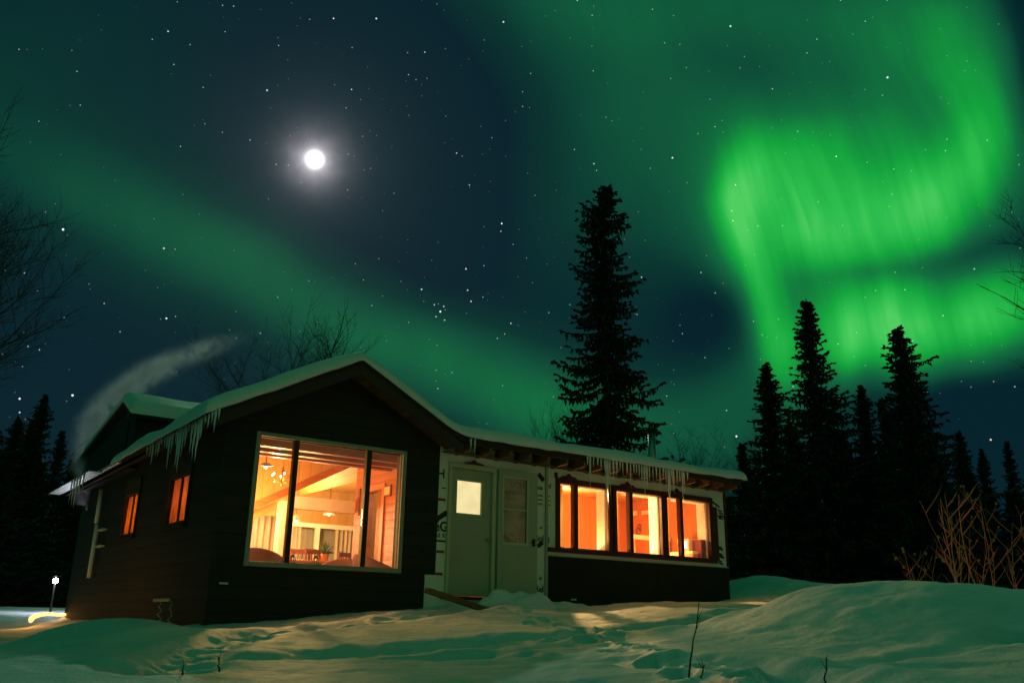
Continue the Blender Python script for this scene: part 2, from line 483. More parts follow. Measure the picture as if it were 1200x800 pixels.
def W(u, v, z=0.0):
    return ORG + UX * u + VY * v + np.array([0, 0, z])


def on_plane(px, py, v=None, u=None):
    """house coordinates of the point of plane y=v (or x=u) seen at a photo pixel"""
    d = ray(px, py)
    n, k = (VY, v) if v is not None else (UX, u)
    t = ((ORG - CAM) @ n + k) / (d @ n)
    p = CAM + d * t - ORG
    return np.array([p @ UX, p @ VY, p[2]])


def inhouse(o):
    """place a top-level object whose mesh is written in house coordinates"""
    o.location = HM.translation; o.rotation_euler = (0, 0, RZ)
    return o


def local_empty(name, u, v, z, rz=0.0, **kw):
    return empty(name, tuple(W(u, v, z)), RZ + rz, **kw)


def hlight(name, kind, u, v, z, energy, color, radius=.08, target=None, angle=None, blend=.4):
    l = bpy.data.lights.new(name, kind); l.energy = energy; l.color = color
    l.shadow_soft_size = radius
    o = bpy.data.objects.new(name, l); COL.objects.link(o)
    o.location = tuple(W(u, v, z))
    if target is not None:
        d = Vector(W(*target) - W(u, v, z))
        o.rotation_euler = d.to_track_quat('-Z', 'Y').to_euler()
    if angle:
        l.spot_size = R_(angle); l.spot_blend = blend
    return o


# ------------------------------------------------------------------ snowy ground
def vnoise(x, y, seed):
    xi, yi = np.floor(x).astype(int), np.floor(y).astype(int)
    fx, fy = x - xi, y - yi
    fx, fy = fx * fx * (3 - 2 * fx), fy * fy * (3 - 2 * fy)
    def h(a, b):
        n = (a * 374761393 + b * 668265263 + seed * 1442695041) & 0x7fffffff
        n = ((n ^ (n >> 13)) * 1274126177) & 0x7fffffff
        return ((n ^ (n >> 16)) & 0xffff) / 65535.0 - .5
    return (h(xi, yi) * (1 - fx) + h(xi + 1, yi) * fx) * (1 - fy) + (h(xi, yi + 1) * (1 - fx) + h(xi + 1, yi + 1) * fx) * fy


CP = [(0, 0, .45), (-4, 0, .4), (4, 0, .5), (0, -6, .3), (-9, -4, .35), (9, -4, .5), (0, 3, .92), (-3.5, 3, .85), (4, 3, 1.0), (-12, 6, .9), (13, 6, 1.5)]
for px, py, D in [
    # foreground
    (0, 794, 6), (100, 800, 6), (250, 800, 6), (400, 800, 6), (600, 800, 6), (800, 796, 6), (1000, 795, 5.6), (1190, 792, 5.6),
    (20, 778, 7), (60, 778, 7.2), (150, 785, 7), (300, 778, 7.5), (500, 780, 7.5), (700, 776, 7.2), (850, 770, 7.0),
    (0, 774, 9), (-60, 778, 9), (100, 762, 8.8), (200, 762, 8.8), (250, 752, 9.6), (350, 757, 9.2), (500, 752, 9.5), (700, 748, 9.3), (830, 742, 9),
    (350, 738, 11), (480, 735, 11.2), (600, 734, 11.4), (750, 728, 12), (440, 724, 12.6), (300, 742, 11.5),
    # drift in front of the left corner
    (0, 762, 12.5), (40, 753, 13), (0, 758, 14.2), (40, 750, 15), (72, 741, 14), (-40, 764, 13), (-50, 770, 11), (0, 764, 11), (40, 752, 11.2), (72, 734, 11.5), (110, 727, 11.8), (155, 726, 11.9), (200, 729, 11.9), (222, 742, 11.7), (150, 738, 10.4),
    (110, 735, 14.5), (170, 733, 14.0),
    (240, 742, 12.6), (290, 733, 12.8), (340, 726, 13.2), (400, 718, 13.6), (470, 715, 14), (505, 716, 14.1),
    # snow at the wing wall
    (545, 708, 14.5), (640, 713, 15.0), (700, 710, 15.8), (760, 708, 16.8), (850, 704, 18.6), (920, 700, 18.5),
    (700, 718, 13.5), (850, 712, 14.5),
    # big ploughed mound on the right
    (870, 722, 10), (905, 704, 9.9), (940, 692, 9.7), (985, 686, 9.6), (1022, 690, 9.5), (1060, 686, 9.5), (1100, 684, 9.5), (1150, 690, 9.5), (1200, 698, 9.6), (1260, 700, 9.6),
    (900, 735, 8.6), (960, 722, 8.7), (1040, 722, 8.6), (1110, 722, 8.6), (950, 768, 7.4), (1050, 774, 7.2), (1125, 764, 7.4), (1170, 742, 8.3), (1200, 735, 8.6), (1250, 735, 8.6), (1190, 765, 7.0),
    (940, 712, 12.5), (1040, 714, 12.3), (1140, 716, 12.3), (1220, 718, 12.5),
    # ground beyond the house
    (1050, 712, 17), (1180, 712, 17), (870, 690, 20.5), (895, 673, 22), (940, 692, 23), (858, 688, 21), (1000, 708, 24), (1150, 708, 24),
    (15, 746, 15), (15, 740, 18), (20, 729, 22), (60, 724, 23), (95, 722, 24), (45, 712, 30), (-60, 730, 20), (-120, 735, 14),
]:
    CP.append(tuple(at(px, py, D)))
for u, v, z in [(-4.7, 5, 1.40), (-5.6, 5, 1.42), (-4.8, 9.5, 1.42), (-7, 8, 1.40), (0, 5, 1.45), (3, 4, 1.6), (0, 9.6, 1.7), (4, 9, 1.7), (-3, 2, 1.4), (3, 1.5, 1.6)]:
    CP.append(tuple(W(u, v, z)))
CP = np.array(CP)


def tps(r2):
    return np.where(r2 > 1e-9, .5 * r2 * np.log(np.maximum(r2, 1e-9)), 0)


_n = len(CP)
_A = np.zeros((_n + 3, _n + 3))
_d2 = ((CP[:, None, :2] - CP[None, :, :2]) ** 2).sum(-1)
_A[:_n, :_n] = tps(_d2) + np.eye(_n) * .06
_A[:_n, _n] = 1; _A[:_n, _n + 1:] = CP[:, :2]
_A[_n, :_n] = 1; _A[_n + 1:, :_n] = CP[:, :2].T
_sol = np.linalg.solve(_A, np.concatenate([CP[:, 2], np.zeros(3)]))


def seg_dist(x, y, pts):
    best = np.full(np.shape(x), 1e9)
    for (ax, ay), (bx, by) in zip(pts[:-1], pts[1:]):
        dx, dy = bx - ax, by - ay
        t = np.clip(((x - ax) * dx + (y - ay) * dy) / (dx * dx + dy * dy), 0, 1)
        best = np.minimum(best, np.hypot(x - ax - t * dx, y - ay - t * dy))
    return best


def gpath(L):
    return [tuple(at(*p)[:2]) for p in L]


TRAILS = [  # trodden paths in the snow
    (gpath([(560, 718, 14.0), (420, 735, 11.6), (300, 748, 10.2), (230, 762, 8.8), (180, 790, 6.6)]), .30, .07),
    (gpath([(1000, 800, 5.2), (860, 786, 6.6), (700, 781, 7.2), (560, 772, 7.9), (380, 772, 8.0), (240, 775, 7.6)]), .26, .05),
    (gpath([(380, 765, 8.4), (560, 758, 9.0), (740, 745, 10.0), (880, 724, 12.4), (940, 712, 14.0)]), .34, .09),
    (gpath([(1200, 742, 8.2), (1130, 762, 7.4), (1040, 782, 6.6), (950, 800, 5.8)]), .26, .05),
]


def footsteps(pth, step=.34, off=.11, seed=0):
    r = random.Random(seed); out = []; side = 1; carry = 0.0
    for (ax, ay), (bx, by) in zip(pth[:-1], pth[1:]):
        L = math.hypot(bx - ax, by - ay); dx, dy = (bx - ax) / L, (by - ay) / L
        d = carry
        while d < L:
            out.append((ax + dx * d - dy * off * side + r.uniform(-.04, .04), ay + dy * d + dx * off * side + r.uniform(-.04, .04), math.atan2(dy, dx) + r.uniform(-.3, .3), r.uniform(.06, .11)))
            side = -side; d += step * r.uniform(.8, 1.2)
        carry = d - L
    return out


STEPS = footsteps(TRAILS[0][0], seed=1) + footsteps(TRAILS[2][0], seed=2, step=.42) + footsteps(gpath([(600, 716, 13.8), (660, 740, 10.6), (760, 770, 7.6), (850, 800, 5.8)]), seed=3, step=.45)


def ground_z(x, y):
    x = np.asarray(x, float); y = np.asarray(y, float)
    sh = x.shape
    X, Y = x.ravel(), y.ravel()
    out = np.empty(len(X))
    for i in range(0, len(X), 20000):
        q = np.stack([X[i:i + 20000], Y[i:i + 20000]], 1)
        d2 = ((q[:, None, :] - CP[None, :, :2]) ** 2).sum(-1)
        out[i:i + 20000] = tps(d2) @ _sol[:_n] + _sol[_n] + q @ _sol[_n + 1:]
    r = np.hypot(X, Y - 10)
    w = np.clip((r - 17) / 12, 0, 1); w = w * w * (3 - 2 * w)
    far = np.where(Y > 0, 1.62 + .12 * vnoise(X * .12, Y * .12, 5), .5)
    out = out * (1 - w) + far * w
    near = 1 - np.clip((r - 26) / 10, 0, 1)
    for pth, wd, dep in TRAILS:
        d = seg_dist(X, Y, pth) + .10 * vnoise(X * 3.1, Y * 3.1, 11) + .05 * vnoise(X * 9, Y * 9, 12)
        out += near * (-dep * np.exp(-(d / wd) ** 4) + .35 * dep * np.exp(-((d - 1.55 * wd) / (.5 * wd)) ** 2))
        lump = np.exp(-(d / (wd * 1.1)) ** 2) * vnoise(X * 4.5, Y * 4.5, 21)
        out += near * .07 * lump
    out += near * (.045 * vnoise(X * .8, Y * .8, 1) + .030 * vnoise(X * 2.1 + .3 * Y, Y * 2.1, 2) + .016 * vnoise(X * 5.3, Y * 5.3, 3) + .010 * vnoise(X * 13, Y * 13, 4) + .020 / (1 + np.exp(-(vnoise(X * .9 + 9, Y * 1.4, 7) + .25 * vnoise(X * 4, Y * 4, 8)) * 26)) + .010 * vnoise(X * 1.1 + .5 * Y, Y * 5.0 - .8 * X, 6))
    for fx, fy, fa, fd in STEPS:
        sel = np.nonzero((np.abs(X - fx) < .5) & (np.abs(Y - fy) < .5))[0]
        if len(sel):
            ex, ey = X[sel] - fx, Y[sel] - fy
            lx, ly = ex * math.cos(fa) + ey * math.sin(fa), -ex * math.sin(fa) + ey * math.cos(fa)
            rr2 = np.sqrt((lx / .17) ** 2 + (ly / .085) ** 2)
            out[sel] += -fd * np.exp(-rr2 ** 4) + fd * .30 * np.exp(-((rr2 - 1.45) / .35) ** 2)
    # under the house the ground stays low
    lu = (X - ORG[0]) * UX[0] + (Y - ORG[1]) * UX[1]; lv = (X - ORG[0]) * VY[0] + (Y - ORG[1]) * VY[1]
    ins = (lu > -4.55) & (lu < 5.85) & (lv > .12) & (lv < 9.6)
    out = np.where(ins, np.minimum(out, 1.55), out)
    return out.reshape(sh)


def gz(x, y):
    return float(ground_z(np.array([x]), np.array([y]))[0])


xs = np.concatenate([-np.geomspace(900, 17, 34), np.linspace(-16.5, -9, 60, endpoint=False), np.linspace(-9, 10.5, 430, endpoint=False), np.linspace(10.5, 16.5, 50), np.geomspace(17, 900, 34)])
ys = np.concatenate([-np.geomspace(600, 8, 24), np.linspace(-7, 3.5, 40, endpoint=False), np.linspace(3.5, 15.5, 360, endpoint=False), np.linspace(15.5, 27, 110), np.geomspace(28, 1200, 36)])
GX, GY = np.meshgrid(xs, ys)
GZ = ground_z(GX, GY)
me = bpy.data.meshes.new('snow_ground')
nx, ny = len(xs), len(ys)
idx = np.arange(nx * ny).reshape(ny, nx)
q4 = np.stack([idx[:-1, :-1], idx[:-1, 1:], idx[1:, 1:], idx[1:, :-1]], -1).reshape(-1, 4)
me.from_pydata(np.stack([GX.ravel(), GY.ravel(), GZ.ravel()], 1).tolist(), [], q4.tolist())
me.polygons.foreach_set('use_smooth', [True] * len(me.polygons))
me.materials.append(MT['snow'])
ground = bpy.data.objects.new('ground', me); COL.objects.link(ground)
tag(ground, kind='structure')

# ------------------------------------------------------------------ THE CABIN
cabin = inhouse(empty('cabin', label='dark wooden cabin with lit windows, unfinished wrapped wing and snow on its roof', cat='cabin'))


def wall_boxes(mb, a0, a1, z0, z1, t0, t1, holes, along='u'):
    """a rectangular wall with rectangular holes, as butted blocks"""
    A = sorted({a0, a1, *[h[0] for h in holes], *[h[1] for h in holes]})
    for x0, x1 in zip(A[:-1], A[1:]):
        hs = sorted([(h[2], h[3]) for h in holes if h[0] <= x0 + 1e-6 and h[1] >= x1 - 1e-6])
        z = z0
        for h0, h1 in hs + [(z1, z1)]:
            if h0 > z + 1e-6:
                mb.box((x0, t0, z), (x1, t1, h0)) if along == 'u' else mb.box((t0, x0, z), (t1, x1, h0))
            z = max(z, h1)
    return mb


def part(mb, name, mat, parent=None, **kw):
    return mb.build(name, mat, cabin if parent is None else parent, **kw)


RM = lambda u: 5.43 - .52 * abs(u + 2.9)          # underside line of the main roof
RWG = lambda v: 4.47 + .055 * (v + .5)            # the wing's low roof
PW = (-4.20, -1.81, 2.32, 4.12)                    # picture window
SW = [(1.53, 2.58, 2.97, 3.70), (4.64, 5.60, 2.98, 3.71)]
ZB = .7
# --- outer walls
mb = wall_boxes(MB(), -4.7, -1.10, ZB, 4.40, 0, .16, [PW])
mb.prism([(-4.7, 4.40), (-1.10, 4.40), (-2.9, 5.36)], 1, 0, .16)
part(mb, 'gable_wall', 'siding')
part(MB().box((-4.73, -.025, ZB), (-4.60, -.002, 4.33)).box((-4.73, -.002, ZB), (-4.702, .10, 4.33)), 'corner_board', 'siding')
mb = wall_boxes(MB(), .16, 9.8, ZB, 4.40, -4.7, -4.54, [(w[0], w[1], w[2], w[3]) for w in SW], 'v')
part(mb, 'side_wall', 'siding')
part(MB().box((-4.7, 9.8, ZB), (5.95, 9.95, 4.4)), 'rear_wall', 'siding')
WH = [(1.47, 2.66), (2.86, 4.06), (4.23, 5.46)]
ZW0, ZW1 = 2.84, 3.98
DOOR = (-.87, -.03, 1.93, 4.02)
wrapw = wall_boxes(MB(), -1.10, 1.17, 1.70, 4.44, .0, .16, [(*DOOR[:2], DOOR[2], DOOR[3])])
hw = wall_boxes(wrapw, 1.17, 5.95, 2.69, 4.44, .0, .16, [(a, b, ZW0, ZW1) for a, b in WH])
wrap = part(hw, 'house_wrap', 'wrap')
part(MB().box((1.17, -.03, ZB), (5.97, .16, 2.672)).box((5.80, .16, ZB), (5.97, 7.2, 2.672)).box((-1.10, .02, ZB), (1.17, .16, 1.70)), 'skirting', 'skirt')
part(MB().box((1.17, -.038, 2.672), (5.97, .0, 2.69)), 'flashing_strip', 'doortrim')
part(MB().box((5.79, .16, 2.69), (5.95, 9.8, 4.44)), 'end_wall', 'siding')
part(MB().box((1.14, -.035, 1.62), (1.19, -.002, 4.36)), 'corner_batten', 'doorgrey')
part(MB().box((5.952, -.03, 2.7), (5.995, .03, 4.40)), 'corner_batten', 'trimred')
part(MB().box((-1.30, -.02, 1.66), (-1.09, -.004, 2.25)), 'loose_wrap_flap', 'wrap')
part(MB().box((-1.08, -.006, 1.62), (1.14, -.001, 1.70)), 'wrap_sill_flap', 'wrap')

# --- printing, tape and marks on the wrap (characters as the photo shows them, cut off by trim)
FONT = {}
def text_mesh(txt, size, loc, name, parent, mat='ink', bold=.012, rot=0.0, sx=1.0):
    c = bpy.data.curves.new('lettering', 'FONT'); c.body = txt; c.size = size; c.offset = bold * size; c.extrude = .0012; c.align_x = 'CENTER'; c.align_y = 'CENTER'
    o = bpy.data.objects.new('lettering', c); COL.objects.link(o)
    bpy.context.view_layer.update()
    me = bpy.data.meshes.new_from_object(o.evaluated_get(bpy.context.evaluated_depsgraph_get()))
    bpy.data.objects.remove(o); bpy.data.curves.remove(c)
    T = Matrix.Translation(loc) @ Matrix.Rotation(R_(90), 4, 'X') @ Matrix.Rotation(rot, 4, 'Z') @ Matrix.Scale(sx, 4, (1, 0, 0))
    me.transform(T); me.materials.clear(); me.materials.append(MT[mat])
    ob = bpy.data.objects.new(name, me); COL.objects.link(ob); ob.parent = parent
    return ob

def letters(txt, size, px, py, **kw):
    p = on_plane(px, py, v=-.004)
    return text_mesh(txt, size, (p[0], -.0035, p[2]), 'lettering', wrap, **kw)
letters('H', .21, 517, 555, bold=.02)
letters('–', .16, 520, 571, bold=.02)
letters('eG', .22, 517, 617, bold=.025)
letters('id X', .105, 516.5, 627, bold=.012)
letters('rd', .13, 643, 569, bold=.02); letters('oa', .12, 633, 571, bold=.02)
for yy in (580, 585, 590):
    letters('ooo', .07, 633, yy); letters('oo', .06, 643.5, yy + 1)
letters('lol', .17, 633, 631, bold=.02); letters('1', .15, 643, 633, bold=.02); letters('–', .07, 643, 616)
letters('Rel', .15, 632, 690, bold=.02); letters('iiii', .08, 633.5, 677); letters('iiii', .07, 634, 618)
letters('ome', .20, 607, 567, bold=.02); letters('building wrap', .085, 604, 577); letters('weather', .085, 602, 585); letters('od', .12, 590, 596, bold=.02)
letters('iiiiii', .10, 603, 615); letters('rd X', .12, 603, 626); letters('eG', .19, 604, 620 + 15, bold=.02)
def stroke(px, pz, name='printed_mark', w=.05):
    m_ = MB()
    for (a, b) in zip(pz[:-1], pz[1:]):
        A, B = on_plane(*a, v=-.004), on_plane(*b, v=-.004)
        d = np.array([B[0] - A[0], B[2] - A[2]]); d /= np.linalg.norm(d); n = np.array([-d[1], d[0]]) * w / 2
        m_.prism([(A[0] + n[0], A[2] + n[1]), (A[0] - n[0], A[2] - n[1]), (B[0] - n[0], B[2] - n[1]), (B[0] + n[0], B[2] + n[1])], 1, -.0048, -.0012)
    return m_.build(name, 'ink', wrap)
stroke(0, [(510, 609), (524, 600)], w=.085); stroke(0, [(510, 606), (513, 612)], w=.06)
stroke(0, [(510, 633), (522, 634)], w=.03)
stroke(0, [(631, 555), (637, 563)], w=.09); stroke(0, [(630, 640), (636, 635)], w=.08); stroke(0, [(626, 702), (635, 700)], w=.09)
stroke(0, [(589, 625), (600, 637)], w=.07)
stroke(0, [(829, 583), (843, 594)], w=.045)
for px, y0, y1, k in ((846, 597, 607, 3), (846, 604, 609, 2), (847, 640, 645, 2), (848, 648, 654, 3), (848, 656, 662, 2)):
    for j in range(k):
        stroke(0, [(841 + 1.2 * j, y0 + (y1 - y0) * j / k), (846 + 1.5 * j, y0 + (y1 - y0) * (j + .6) / k)], w=.035)
for px, py in ((517.5, 585), (516, 646), (514, 672)):
    p = on_plane(px, py, v=-.003)
    MB().box((p[0] - .075, -.0045, p[2] - .022), (p[0] + .075, -.0015, p[2] + .022)).build('seam_tape', 'tape', wrap)

# --- picture window
pw = MB()
for a, b in (((PW[0] - .07, -.03, PW[2] - .07), (PW[0], .10, PW[3] + .06)), ((PW[1], -.03, PW[2] - .07), (PW[1] + .07, .10, PW[3] + .06)),
             ((PW[0], -.03, PW[3]), (PW[1], .10, PW[3] + .06)), ((PW[0], -.03, PW[2] - .07), (PW[1], .10, PW[2]))):
    pw.box(a, b)
pwin = part(pw, 'picture_window', 'pframe', bevel=.006)
for c, w in ((-3.625, .075), (-2.405, .085)):
    part(MB().box((c - w / 2, .0, PW[2]), (c + w / 2, .09, PW[3])), 'mullion', 'mull', pwin)
for a, b in ((PW[0], -3.665), (-3.586, -2.449), (-2.361, PW[1])):
    part(MB().box((a + .001, .045, PW[2]), (b, .051, PW[3])), 'pane', 'glass', pwin)
# --- side windows with drawn curtains
for k, (v0, v1, z0, z1) in enumerate(SW):
    f = MB()
    for a, b in (((v0 - .06, z0 - .07), (v0, z1 + .08)), ((v1, z0 - .07), (v1 + .06, z1 + .08)), ((v0, z1), (v1, z1 + .08)), ((v0, z0 - .07), (v1, z0))):
        f.box((-4.73, a[0], a[1]), (-4.685, b[0], b[1]))
    f.prism([(v0 - .12, z1 + .085), (v1 + .12, z1 + .085), (v1 + .02, z1 + .30), (v0 - .02, z1 + .30)], 0, -4.735, -4.702)
    f.box((-4.77, v0 - .10, z0 - .10), (-4.703, v1 + .10, z0 - .071))
    fw = part(f, 'side_window', 'rake')
    vm_ = v0 + (v1 - v0) * .42
    part(MB().box((-4.712, vm_ - .028, z0), (-4.685, vm_ + .028, z1)), 'mullion', 'mull', fw)
    part(MB().box((-4.696, v0, z0), (-4.692, vm_ - .029, z1)), 'pane', 'glass', fw)
    part(MB().box((-4.696, vm_ + .029, z0), (-4.692, v1, z1)), 'pane', 'glass', fw)
# --- wing windows
for k, ((a, b), m0) in enumerate(zip(WH, ((1.80, 1.90), (3.20, 3.29), (4.60, 4.68)))):
    f = MB()
    f.box((a - .085, -.045, ZW0 - .02), (a, .06, ZW1 + .10)).box((b, -.045, ZW0 - .02), (b + (.085 if k < 2 else .11), .06, ZW1 + .10))
    f.box((a, -.045, ZW1), (b, .06, ZW1 + .10)).box((a, -.045, ZW0 - .02), (b, .06, ZW0))
    wf = part(f, 'wing_window', 'trimred', bevel=.005)
    part(MB().box((m0[0], -.03, ZW0), (m0[1], .07, ZW1)), 'mullion', 'trimred', wf)
    part(MB().box((a, .02, ZW0), (m0[0] - .001, .026, ZW1)), 'pane', 'glass', wf)
    part(MB().box((m0[1] + .001, .02, ZW0), (b, .026, ZW1)), 'pane', 'glass', wf)
    part(MB().box((b - .02, .072, ZW0), (b - .001, .30, ZW1)).box((m0[1] - .005, .072, ZW0), (b - .02, .30, ZW0 + .015)).box((m0[1], .072, ZW1 - .015), (b - .02, .30, ZW1)), 'jamb_lining', 'cream', wf)
    c = (a + m0[1]) / 2 if k == 0 else a + .30
    orn = [(c - .20, ZW1 + .101), (c - .15, ZW1 + .14), (c - .07, ZW1 + .145), (c, ZW1 + .20), (c + .07, ZW1 + .145), (c + .15, ZW1 + .14), (c + .20, ZW1 + .101)]
    part(MB().prism(orn, 1, -.04, -.005), 'pediment', 'trimred', wf)
part(MB().box((1.18, -.085, 2.745), (5.60, -.002, 2.819)), 'window_sill', 'trimred', bevel=.006)
part(MB().box((5.575, -.02, 2.82), (5.72, -.002, 3.9)), 'trim_board', 'trimred')
part(MB().box((1.36, -.05, 4.075), (1.40, -.002, 4.17)), 'finial', 'trimred')

# --- entrance door and open storm door
dt = MB().box((-.925, -.05, 1.93), (-.87, .05, 4.10)).box((-.87, -.05, 4.02), (-.03, .05, 4.10)).box((-.03, -.05, 1.93), (.035, .05, 4.10))
dtr = part(dt, 'door_trim', 'doortrim', bevel=.005)
part(MB().box((-1.0, -.06, 1.885), (.05, .06, 1.929)), 'threshold', 'darkmetal')
part(MB().prism([(-.66, 4.101), (-.60, 4.13), (-.48, 4.15), (-.43, 4.19), (-.38, 4.15), (-.26, 4.13), (-.20, 4.101)], 1, -.045, -.004), 'pediment', 'trimred')
DW = (-.735, -.245, 3.275, 3.815)
leaf = wall_boxes(MB(), -.865, -.035, 1.94, 4.015, .01, .055, [DW])
door = part(leaf, 'door', 'doorgrey')
part(MB().box((DW[0] - .03, .0, DW[2] - .03), (DW[0], .0095, DW[3] + .03)).box((DW[1], .0, DW[2] - .03), (DW[1] + .03, .0095, DW[3] + .03)).box((DW[0], .0, DW[3]), (DW[1], .0095, DW[3] + .03)).box((DW[0], .0, DW[2] - .03), (DW[1], .0095, DW[2])), 'window_bead', 'doortrim', door)
part(MB().box((DW[0], .03, DW[2]), (DW[1], .04, DW[3])), 'window_pane', 'paper', door)
part(MB().ball((-.10, -.045, 2.86), .032, 10, 8).tube([(-.10, -.03, 2.86), (-.10, .009, 2.86)], .012, 8), 'handle', 'brass', door, smooth=True)
# storm door: hinged on the right jamb, swung open towards the wall
sd = MB()
SH = (.12, .575, 2.84, 3.93)
wall_boxes(sd, .02, .80, 1.90, 4.08, -.035, .0, [SH])
storm = part(sd, 'storm_door', 'doorgrey', bevel=.004)
fr = MB()
for a, b in (((SH[0] - .035, SH[2] - .045), (SH[0], SH[3] + .035)), ((SH[1], SH[2] - .045), (SH[1] + .035, SH[3] + .035)), ((SH[0], SH[3]), (SH[1], SH[3] + .035)), ((SH[0], SH[2] - .045), (SH[1], SH[2]))):
    fr.box((a[0], -.047, a[1]), (b[0], -.036, b[1]))
fr.box((SH[0], -.032, 3.385), (SH[1], -.012, 3.415))
part(fr, 'window_frame', 'doortrim', storm)
part(MB().box((SH[0], -.022, SH[2]), (SH[1], -.018, 3.384)).box((SH[0], -.022, 3.416), (SH[1], -.018, SH[3])), 'window_pane', 'stormglass', storm)
part(MB().box((.70, -.075, 2.80), (.735, -.036, 2.92)).tube([(.72, -.07, 2.86), (.65, -.075, 2.86)], .012, 6), 'handle', 'darkmetal', storm)
storm.location = (.045, -.052, 0); storm.rotation_euler = (0, 0, R_(-7))

# --- roof: one deck over the main part and the wing, swooping together
def smax(a, b, k=.10):
    h = np.clip(.5 + .5 * (a - b) / k, 0, 1)
    return b * (1 - h) + a * h + k * h * (1 - h)


def roof_z(u, v):
    m = 5.43 - .52 * np.abs(u + 2.9)
    w = 4.47 + .055 * (v + .5)
    return np.where(u < -2.5, m, smax(m, w, .16))


def sheet(u0, u1, v0, v1, zt, zb, nu, nv):
    us, vs = np.linspace(u0, u1, nu), np.linspace(v0, v1, nv)
    UU, VV = np.meshgrid(us, vs)
    T, B = zt(UU, VV), zb(UU, VV)
    n = nu * nv
    V = [*zip(UU.ravel(), VV.ravel(), T.ravel()), *zip(UU.ravel(), VV.ravel(), B.ravel())]
    i = np.arange(n).reshape(nv, nu)
    F = [tuple(x) for x in np.stack([i[:-1, :-1], i[:-1, 1:], i[1:, 1:], i[1:, :-1]], -1).reshape(-1, 4)]
    F += [tuple(n + y for y in x[::-1]) for x in F]
    ring = list(i[0, :]) + list(i[1:, -1]) + list(i[-1, -2::-1]) + list(i[-2:0, 0])
    for a, b in zip(ring, ring[1:] + ring[:1]):
        F.append((b, a, a + n, b + n))
    return MB().add(V, F)


EV = -.50
roof = part(sheet(-5.1, 6.02, EV, 4.95, lambda u, v: roof_z(u, v), lambda u, v: roof_z(u, v) - .09, 120, 12), 'roof', 'deck')
part(sheet(-5.1, 6.02, 4.952, 10.2, lambda u, v: roof_z(u, v), lambda u, v: roof_z(u, v) - .09, 120, 6), 'rear_roof', 'deck')
# rake boards on the gable, fascia on the wing
rk = MB()
for s in (-1, 1):
    L = 2.16 if s < 0 else 1.95
    pts = [(-2.9, 5.43 - .092), (-2.9 + s * L, RM(-2.9 + s * L) - .092), (-2.9 + s * L, RM(-2.9 + s * L) - .092 - .16), (-2.9, 5.43 - .092 - .16)]
    rk.prism(pts if s > 0 else pts[::-1], 1, EV, EV + .035)
part(rk, 'rake_board', 'rake')
part(MB().prism([(-4.68, RM(-4.68) - .12), (-2.9, RM(-2.9) - .12), (-1.0, RM(-1.0) - .12), (-1.0, RM(-1.0) - .14), (-2.9, RM(-2.9) - .14), (-4.68, RM(-4.68) - .14)], 1, EV + .04, -.003), 'soffit', 'soffit')
# the ends of the wing's rafters, open between them
for k in range(17):
    u = -.78 + k * .415
    MB().prism([(EV + .05, 4.37), (.0, 4.395), (.0, 4.23), (EV + .05, 4.26)], 0, u - .03, u + .03).build('rafter_tail', 'rafter', roof)
part(MB().box((-.75, EV + .03, 4.34), (6.0, EV + .052, 4.381)), 'fascia_strip', 'rake')
part(MB().box((-1.05, -.14, 4.245), (5.95, -.002, 4.262)), 'eave_board', 'rafter')
# left eave: snow-free far end, a frosted metal edge
part(MB().box((-5.16, 4.6, 4.20), (-5.10, 10.25, 4.265)), 'gutter', 'frost', bevel=.01)
part(MB().box((-5.40, 5.9, 4.17), (-5.162, 10.2, 4.19)), 'drip_flashing', 'frost')
part(sheet(-5.08, -4.72, -.45, 10.1, lambda u, v: RM(u) - .15 + 0 * v, lambda u, v: RM(u) - .17 + 0 * v, 3, 3), 'eave_soffit', 'soffit')
# raised cross gable towards the rear
part(MB().prism([(5.1, 4.2), (9.6, 4.2), (9.6, 4.86), (5.75, 5.50), (5.1, 5.22)], 0, -4.86, -2.2), 'dormer_wall', 'siding')
part(MB().prism([(4.86, 5.13), (5.75, 5.52), (9.75, 4.85), (9.75, 4.93), (5.75, 5.60), (4.86, 5.21)], 0, -5.0, -2.2), 'dormer_roof', 'deck')
part(MB().box((-4.89, 5.6, 4.35), (-4.865, 5.68, 5.2)), 'dormer_batten', 'rake')
# stove pipe on the wing
pch = on_plane(764, 530, v=1.3)
part(MB().tube([(pch[0], 1.3, 4.5), (pch[0], 1.3, 5.62)], .085, 14), 'stove_pipe', 'metal', smooth=True)
part(MB().tube([(pch[0], 1.3, 5.622), (pch[0], 1.3, 5.66), (pch[0], 1.3, 5.70), (pch[0], 1.3, 5.76)], [.10, .15, .15, .03], 14), 'pipe_cap', 'darkmetal', smooth=True)
# exhaust pipe low on the left side, drain pipe beside it
ex_ = [float(k) for k in on_plane(103, 590, v=9.3)]
part(MB().tube([(-4.66, 9.3, ex_[2] - .16), (ex_[0] + .06, 9.3, ex_[2] - .16), (ex_[0], 9.3, ex_[2] - .10), (ex_[0], 9.3, ex_[2])], .045, 10), 'exhaust_pipe', 'metal', smooth=True)
dp = MB().tube([(-4.80, 7.55, 4.05), (-4.80, 7.55, 3.35)], .045, 8).tube([(-4.80, 7.45, 3.32), (-4.80, 7.45, 2.25)], .045, 8)
part(dp, 'drain_pipe', 'white', smooth=True)
for zz in (3.18, 2.85):
    part(MB().box((-4.80, 6.9, zz), (-4.71, 7.42, zz + .03)), 'pipe_bracket', 'white')
